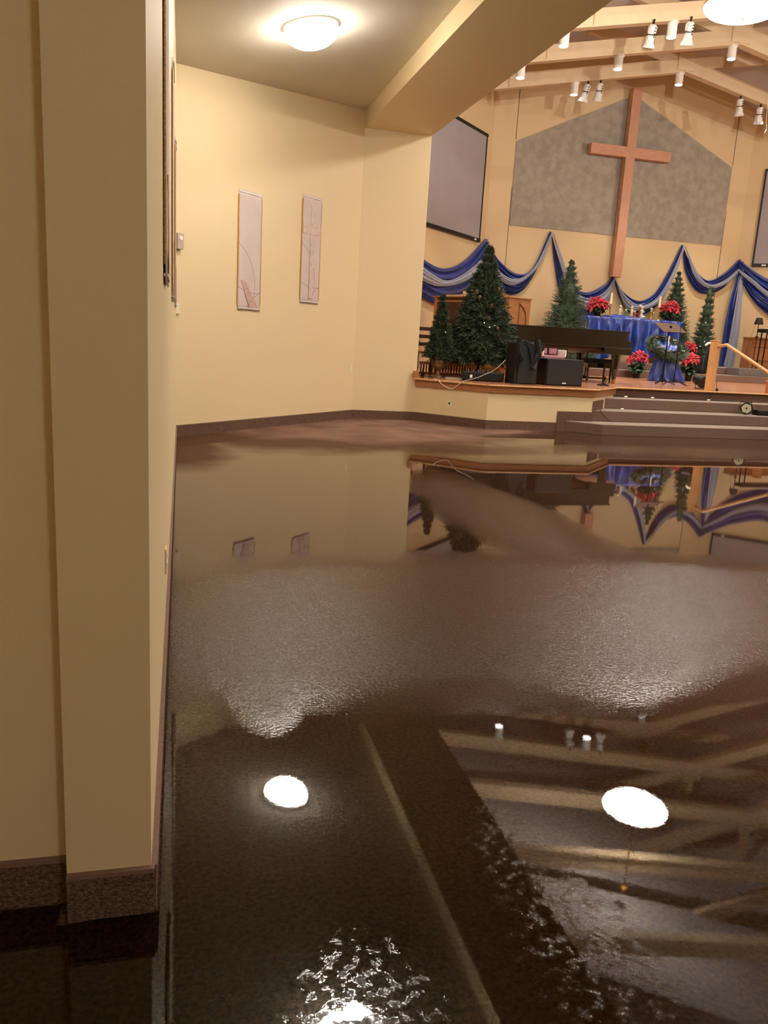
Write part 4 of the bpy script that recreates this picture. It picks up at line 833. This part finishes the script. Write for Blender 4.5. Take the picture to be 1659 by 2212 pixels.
def pot_at(px, py_c, Y, zb, R, label, ph=.16):
    q = atY(px, py_c, Y); ph = .15; return poinsettia((q.x, Y, zb), R, label, ph, max(0, q.z-R*.55-zb-ph))
pot_at(1292, 660, AY-.05, AZ+.012, .29, 'red poinsettia on the left end of the altar', .12)
pot_at(1446, 668, AY-.05, AZ+.012, .29, 'red poinsettia on the right end of the altar, beside the candlestick', .12)
pot_at(1379, 775, 19.3, ZS, .26, 'red poinsettia on the floor left of the advent wreath')
pot_at(1492, 778, 18.9, ZS, .24, 'red poinsettia on the floor right of the advent wreath, lower one')
pot_at(1488, 752, 19.95, L2, .22, 'red poinsettia on the carpet level behind the wreath, upper right one')

# ------------------------------------------------------------------ advent wreath on its draped stand
WY = 18.0; wc = atY(1441, 752, WY); sc_ = Vector((atY(1438, 820, WY).x, WY, ZS))
t = thing('draped_stand', sc_, 'small stand draped to the floor in royal blue satin under the advent wreath', 'table'); zt = atY(1441, 770, WY).z
MB().cyl((sc_.x, WY, ZS), (sc_.x, WY, zt-.03), .05).build('pedestal', DARKW, t)
def sk(u, v):
    a = 2*PI*u; r = (.27+.15*v**1.2)+(.015+.05*v)*math.sin(9*a+1.5*math.sin(v*3))+.02*v*math.sin(17*a); tx = (wc.x-sc_.x)*(1-v)
    return (sc_.x+tx+r*math.cos(a), WY+r*math.sin(a)*.8, zt-(zt-ZS-.005)*v)
MB().grid(sk, 110, 20).build('cloth_skirt', BLUEC, t, smooth=True, thick=.004)
MB().lathe((wc.x, WY, zt), [(.28, -.01), (.15, .03), (.001, .04)], 24).build('cloth_top', BLUEC, t, smooth=True)
tilt = Matrix.Rotation(math.radians(30), 3, 'X')
t = thing('advent_wreath', wc, 'green advent wreath with rosy bows tilted on the blue draped stand', 'wreath')
MB().torus(wc, .37, .085, tilt, 30, 8).build('ring', PINE, t)
mb = MB()
for i in range(1500):
    a = rnd.random()*2*PI; b_ = rnd.random()*2*PI; rr = .38+.085*math.cos(b_)
    o = wc+tilt @ Vector((rr*math.cos(a), rr*math.sin(a), .07*math.sin(b_))); d = tilt @ Vector((math.cos(b_)*math.cos(a)-math.sin(a)*.7, math.cos(b_)*math.sin(a)+math.cos(a)*.7, math.sin(b_)))
    d.normalize(); s = d.orthogonal().normalized()*.008; k = len(mb.v)
    for q in range(3):
        e = (d+Vector((rnd.uniform(-.5, .5), rnd.uniform(-.5, .5), rnd.uniform(-.5, .5)))).normalized()*rnd.uniform(.06, .13); k = len(mb.v)
        mb.v += [tuple(o-s), tuple(o+s), tuple(o+e+s*.3), tuple(o+e-s*.3)]; mb.f.append((k, k+1, k+2, k+3))
mb.build('greenery', PINE, t, fixn=False)
for a in (2.0, 1.5, .7, 4.2, 4.9, 5.5, 3.6):
    o = wc+tilt @ Vector((.37*math.cos(a), .37*math.sin(a), .09)); b2_ = MB()
    for s in (-1, 1): b2_.lathe(o+Vector((s*.03, -.02, 0)), [(.001, -.02), (.028, 0), (.001, .022)], 8)
    b2_.build('bow', BERRY if a < 5 and a > .9 else FIG, t, smooth=True)
blu = MB().grid(lambda u, v: tuple(wc+tilt @ Vector(((u-.5)*.5, (v-.5)*.5, .03+.05*math.sin(u*11)*math.sin(v*9)))), 16, 16).build('blue_cloth', BLUEC, t, smooth=True, thick=.004)
def cand(px, p0, p1, Y, m, r, label):
    a = atY(px, p0, Y); b_ = atY(px, p1, Y); t = thing('advent_candle', (a.x, Y, b_.z), label, 'candle', 'candles of the advent wreath')
    MB().cyl((a.x, Y, b_.z), (a.x, Y, a.z), r, n=14).build('wax', m, t, smooth=True); MB().cyl((a.x, Y, a.z), (a.x, Y, a.z+.02), .003, n=5).build('wick', BLACK, t)
cand(1445, 726, 762, WY-.02, CANDLE, .024, 'thick white candle in the centre of the advent wreath')
cand(1437, 728, 770, WY+.1, CANDB, .017, 'dark blue candle just left of the white one in the wreath'); cand(1478, 736, 768, WY+.1, CANDB, .017, 'dark blue candle at the right rim of the wreath')
cand(1408, 730, 750, WY+.2, CANDB, .015, 'dark blue candle at the left rim of the wreath')

# ------------------------------------------------------------------ music stand and microphone stand
MY = 16.4; b0 = atZ(1430, 828, ZS); b0 = Vector((atY(1430, 828, MY).x, MY, ZS)); tp = atY(1443, 716, MY)
t = thing('music_stand', b0, 'black music stand with brown desk in front of the advent wreath', 'music stand')
MB().cyl(b0+Vector((0, 0, .03)), (b0.x, MY, tp.z), .014).build('pole', IRON, t)
for a in (3.6, 5.8, 1.57): MB().tube([b0+Vector((0, 0, .12)), b0+Vector((.13*math.cos(a), .13*math.sin(a), .05)), b0+Vector((.28*math.cos(a), .28*math.sin(a), .012))], .01).build('leg', IRON, t)
Mx = Matrix.Rotation(.1, 3, 'Z') @ Matrix.Rotation(math.radians(-62), 3, 'X')
dk = MB().box(Vector((b0.x+.02, MY-.02, tp.z+.08)), (.62, .012, .42), M=Mx).build('desk', mat('bronze_desk', '5d473b', .4, metal=.3, noise=.05), t)
MB().box(Vector((b0.x+.02, MY-.2, tp.z-.02)), (.62, .05, .012)).build('ledge', IRON, t); MB().box(Vector((b0.x+.02, MY, tp.z+.05)), (.03, .16, .05), M=Mx).build('bracket', IRON, t)
b0 = Vector((atY(1455, 828, MY-.2).x, MY-.2, ZS)); tp = atY(1464, 700, MY-.2)
t = thing('microphone_stand', b0, 'thin black microphone stand with tripod feet right of the music stand', 'microphone stand')
MB().cyl(b0+Vector((0, 0, .05)), b0+Vector((0, 0, .75)), .012).build('lower_pole', IRON, t); MB().cyl(b0+Vector((0, 0, .75)), (b0.x, b0.y, tp.z), .006).build('upper_pole', IRON, t)
for a in (3.3, 5.4, .1): MB().tube([b0+Vector((0, 0, .14)), b0+Vector((.3*math.cos(a), .3*math.sin(a), .012))], .011).build('leg', IRON, t)
MB().ball(b0+Vector((0, 0, .75)), .022).build('clutch', IRON, t)

# ------------------------------------------------------------------ stair rail
NX = atY(1527, 842, 14.55).x+.03; nb = Vector((NX, 14.52, ZS)); NT = atY(1540, 737, 14.52).z
t = thing('stair_handrail', nb, 'oak newel posts with round handrail running down the carpeted stage steps', 'handrail')
nw = MB().box((NX, 14.52, (ZS+NT)/2), (.145, .145, NT-ZS), rz=.5).build('newel_post', OAKL, t, bevel=.004)
MB().box((NX, 14.52, NT+.008), (.17, .17, .022), rz=.5).build('post_cap', OAKL, nw, bevel=.004)
p0 = Vector((NX+.02, 14.45, NT-.1)); p1 = Vector((atY(1570, 744, 14.25).x, 14.2, NT-.07)); p2 = Vector((10.85, 12.95, 1.17))
k_ = Vector((p2.x-p1.x, p2.y-p1.y, p2.z-p1.z))
e1 = atY(1570, 745, 14.2); e2 = atY(1661, 806, 13.15); e3 = e2+(e2-e1)*.45
MB().tube([p0, e1, e1.lerp(e2, .5), e2, e3], .034, 12).build('rail', OAKL, t, smooth=True)
lw = MB().box((e3.x-.02, e3.y-.03, e3.z/2), (.13, .13, e3.z+.1), rz=.5).build('newel_post', OAKL, t, bevel=.004)
MB().box((e3.x-.02, e3.y-.03, e3.z+.06), (.15, .15, .02), rz=.5).build('post_cap', OAKL, lw)
q = atY(1659, 845, 14.5); t = thing('newel_post', (q.x+.02, 14.5, ZS), 'reddish oak post standing on the stage at the right edge of the frame', 'post')
MB().box((q.x+.05, 14.5, ZS+.12), (.14, .14, .24)).build('post', OAKF, t, bevel=.004); MB().box((q.x+.05, 14.5, ZS+.25), (.16, .16, .02)).build('post_cap', OAKL, t)
# floor monitor by the newel
q = atY(1517, 826, 14.85); t = thing('round_floor_light', (q.x, 14.9, ZS), 'round black lamp housing on the floor behind the newel post', 'floor light')
MB().cyl((q.x+.05, 14.85, ZS+.14), (q.x+.02, 15.1, ZS+.2), .13, .1, 20).build('housing', BLACK, t, smooth=True); MB().tube([(q.x-.08, 14.95, ZS+.14), (q.x-.1, 14.93, ZS+.02), (q.x+.15, 14.93, ZS+.02), (q.x+.16, 14.95, ZS+.14)], .01).build('bracket', IRON, t)
q = atY(1549, 838, 14.42); t = thing('small_black_plug', (q.x, 14.42, ZS), 'small black plug with lead at the foot of the newel post', 'plug')
MB().ball((q.x, 14.42, ZS+.03), .03).build('body', BLACK, t, smooth=True); MB().tube([(q.x, 14.42, ZS+.05), (q.x-.02, 14.42, ZS+.12), (q.x-.01, 14.45, ZS+.2)], .006).build('lead', BLACK, t)
# covered stand with a white strip by the slim tree
q = atY(1538, 745, 17.2); c = Vector((q.x, 17.2, ZS)); t = thing('covered_stand', c, 'black draped stand with a bent white strip on top, behind the newel post', 'stand')
MB().cyl(c, c+Vector((0, 0, q.z-ZS)), .02).build('pole', IRON, t)
MB().lathe(c, [(.14, .35), (.16, .5), (.12, .75), (.1, q.z-ZS-.12), (.03, q.z-ZS)], 14).build('cover', FELT, t, smooth=True)
MB().tube([atY(1524, 746, 17.1), atY(1530, 741.5, 17.1), atY(1538, 741, 17.1)], .028, 4).build('white_strip', WHITEP, t)
MB().lathe(c, [(.2, 0), (.2, .015), (.02, .03)], 18).build('base', IRON, t)

# ------------------------------------------------------------------ right-hand upper level
a = atY(1591, 800, 19.8); t = thing('carpeted_riser', (a.x+.9, 19.95, L2), 'grey carpeted box standing on the lower carpet level at right', 'riser box')
MB().box((a.x+1.3, 19.97, L2+.105), (2.6, .55, .21)).build('body', GREYC, t, bevel=.015)
MB().box((a.x+.002, 19.97, L2+.1), (.01, .5, .19)).build('end_panel', STEPC, t)
q = atY(1633, 786, 21.3); q2 = atY(1620, 730, 21.3); q3 = atY(1700, 790, 21.3)
t = thing('wooden_cabinet', (q2.x+.6, 20.95, L3), 'brown wooden cabinet behind the keyboard at the right edge', 'cabinet')
xl_, zt = atY(1618, 780, 20.8).x, atY(1640, 731, 20.8).z
MB().box((xl_+.65, 21.0, (L3+zt)/2), (1.3, .4, zt-L3)).build('body', OAKF, t, bevel=.006); MB().box((xl_+.65, 20.99, zt+.01), (1.34, .44, .03)).build('top', OAK, t)
for z in (.28, .72): MB().box((xl_+.65, 20.795, L3+(zt-L3)*z), (1.28, .01, .012)).build('groove', DARKW, t)
q = Vector((atY(1630, 775, 20.4).x, 20.45, L3)); s0 = atY(1638, 700, 20.45)
t = thing('shaded_lamp_stand', q, 'thin black floor stand topped by a small dark shade at right', 'floor lamp')
MB().cyl(q, (q.x, q.y, s0.z), .011).build('pole', IRON, t); MB().lathe((q.x, q.y, s0.z), [(.12, -.01), (.125, .0), (.08, .17), (.06, .175), (.001, .175)], 20).build('shade', mat('dark_shade', '2c2c27', .7, noise=.1), t, smooth=True)
MB().lathe(q, [(.12, 0), (.12, .015), (.015, .03)], 20).build('base', IRON, t); zz = atY(1633, 727, 20.45).z; MB().lathe((q.x, q.y, zz), [(.01, -.01), (.07, -.03), (.01, .02)], 12).build('collar', IRON, t)
MB().tube([(q.x-.1, q.y, s0.z), (q.x-.25, q.y-.02, s0.z-.6), (q.x-.42, q.y-.05, L3+.05), (q.x-.44, q.y-.05, L3+.01)], .004).build('cord', BLACK, t)
k0 = atY(1648, 712, 20.1); t = thing('keyboard', (k0.x+.6, 20.1, L3), 'electronic keyboard on a black stand, cut by the right edge', 'keyboard')
MB().box((k0.x+.65, 20.15, k0.z-.03), (1.3, .35, .1)).build('body', BLACK, t, bevel=.01); MB().box((k0.x+.65, 20.05, k0.z+.03), (1.2, .16, .02)).build('keys', WHITEP, t)
for s in (.12, 1.15):
    for y in (-.1, .12): MB().cyl((k0.x+s-.02, 20.15+y, L3), (k0.x+s, 20.15+y, k0.z-.07), .018, n=10).build('leg', IRON, t)

# ------------------------------------------------------------------ lamp and case lying on the steps
q = atY(1616, 884, 13.45); zb = RI*2; cc = Vector((q.x, 13.5, zb+.125)); t = thing('stage_par_light', (cc.x, cc.y, zb), 'round black stage light with honeycomb of small lenses lying on the second step', 'stage light')
d = Vector((-.45, -.85, .05)).normalized(); MB().cyl(cc, cc-d*.22, .115, .075, 24).build('housing', BLACK, t, smooth=True)
MB().cyl(cc+d*.001, cc+d*.012, .098, n=6).build('lens_panel', mat('led_panel', 'a9a48e', .4, noise=.5, scale=90), t)
u = d.cross(Vector((0, 0, 1))).normalized(); w = u.cross(d); le = MB()
for i in range(-3, 4):
    for j in range(-3, 4):
        x = i*.026+(j % 2)*.013; y = j*.023
        if math.hypot(x, y) < .085 and math.hypot(x, y) > .01: le.ball(cc+d*.014+u*x+w*y, .009, 4)
le.build('led_lenses', PAPER, t); MB().cyl(cc+d*.012, cc+d*.02, .016, n=10).build('centre_hole', BLACK, t)
MB().tube([cc-d*.1+u*.12, cc-d*.12+u*.1+Vector((0, 0, .12)), cc-d*.12-u*.1+Vector((0, 0, .12)), cc-d*.1-u*.12], .012).build('yoke', BLACK, t)
q = atY(1645, 889, 13.5); t = thing('black_case', (q.x+.1, 13.55, zb), 'long flat black case on the second step beside the round stage light', 'case')
MB().box((q.x+.17, 13.55, zb+.055), (.55, .2, .11)).build('body', BLACK, t, bevel=.02); MB().tube([(q.x+.1, 13.44, zb+.06), (q.x+.13, 13.42, zb+.08), (q.x+.2, 13.42, zb+.08), (q.x+.23, 13.44, zb+.06)], .007).build('handle', FELT, t)
# leads along the steps
def lead(pts, m, label, r=.006, name='lead'):
    tag(MB().tube(pts, r).build(name, m, smooth=True), label, 'cable')
zt3 = RI*3+.012
lead([Vector((x, 14.27+.02*math.sin(x*7), zt3)) for x in [8.35+i*.12 for i in range(22)]], BLACK, 'black lead lying along the back of the top step')
lead([atY(1541, 845, 14.24), atY(1540, 850, 14.24), atY(1532, 858, 14.24), Vector((atY(1530, 862, 14.2).x, 14.2, zt3))], BLACK, 'black lead hanging down the top riser below the newel post')
lead([atY(1296, 884, 13.22), atY(1300, 893, 13.22), atY(1308, 902, 13.22), atY(1316, 909, 13.2), atY(1325, 911, 13.2)], BLACK, 'black lead looping down the second riser at the left of the steps')
for px, py, y, z, lb in ((1351, 860, 14.1, zt3, 'small white plug on the top step at left'), (1409, 859, 14.1, zt3, 'small white plug on the top step, middle one'), (1530, 864, 14.1, zt3, 'small white plug on the top step below the newel post'), (1343, 887, 13.5, RI*2+.012, 'small white plug on the second step')):
    x = atY(px, py, y).x; tag(MB().cyl((x-.025, y, z+.012), (x+.03, y-.01, z+.014), .014, n=8).build('plug', WHITEP), lb, 'plug')
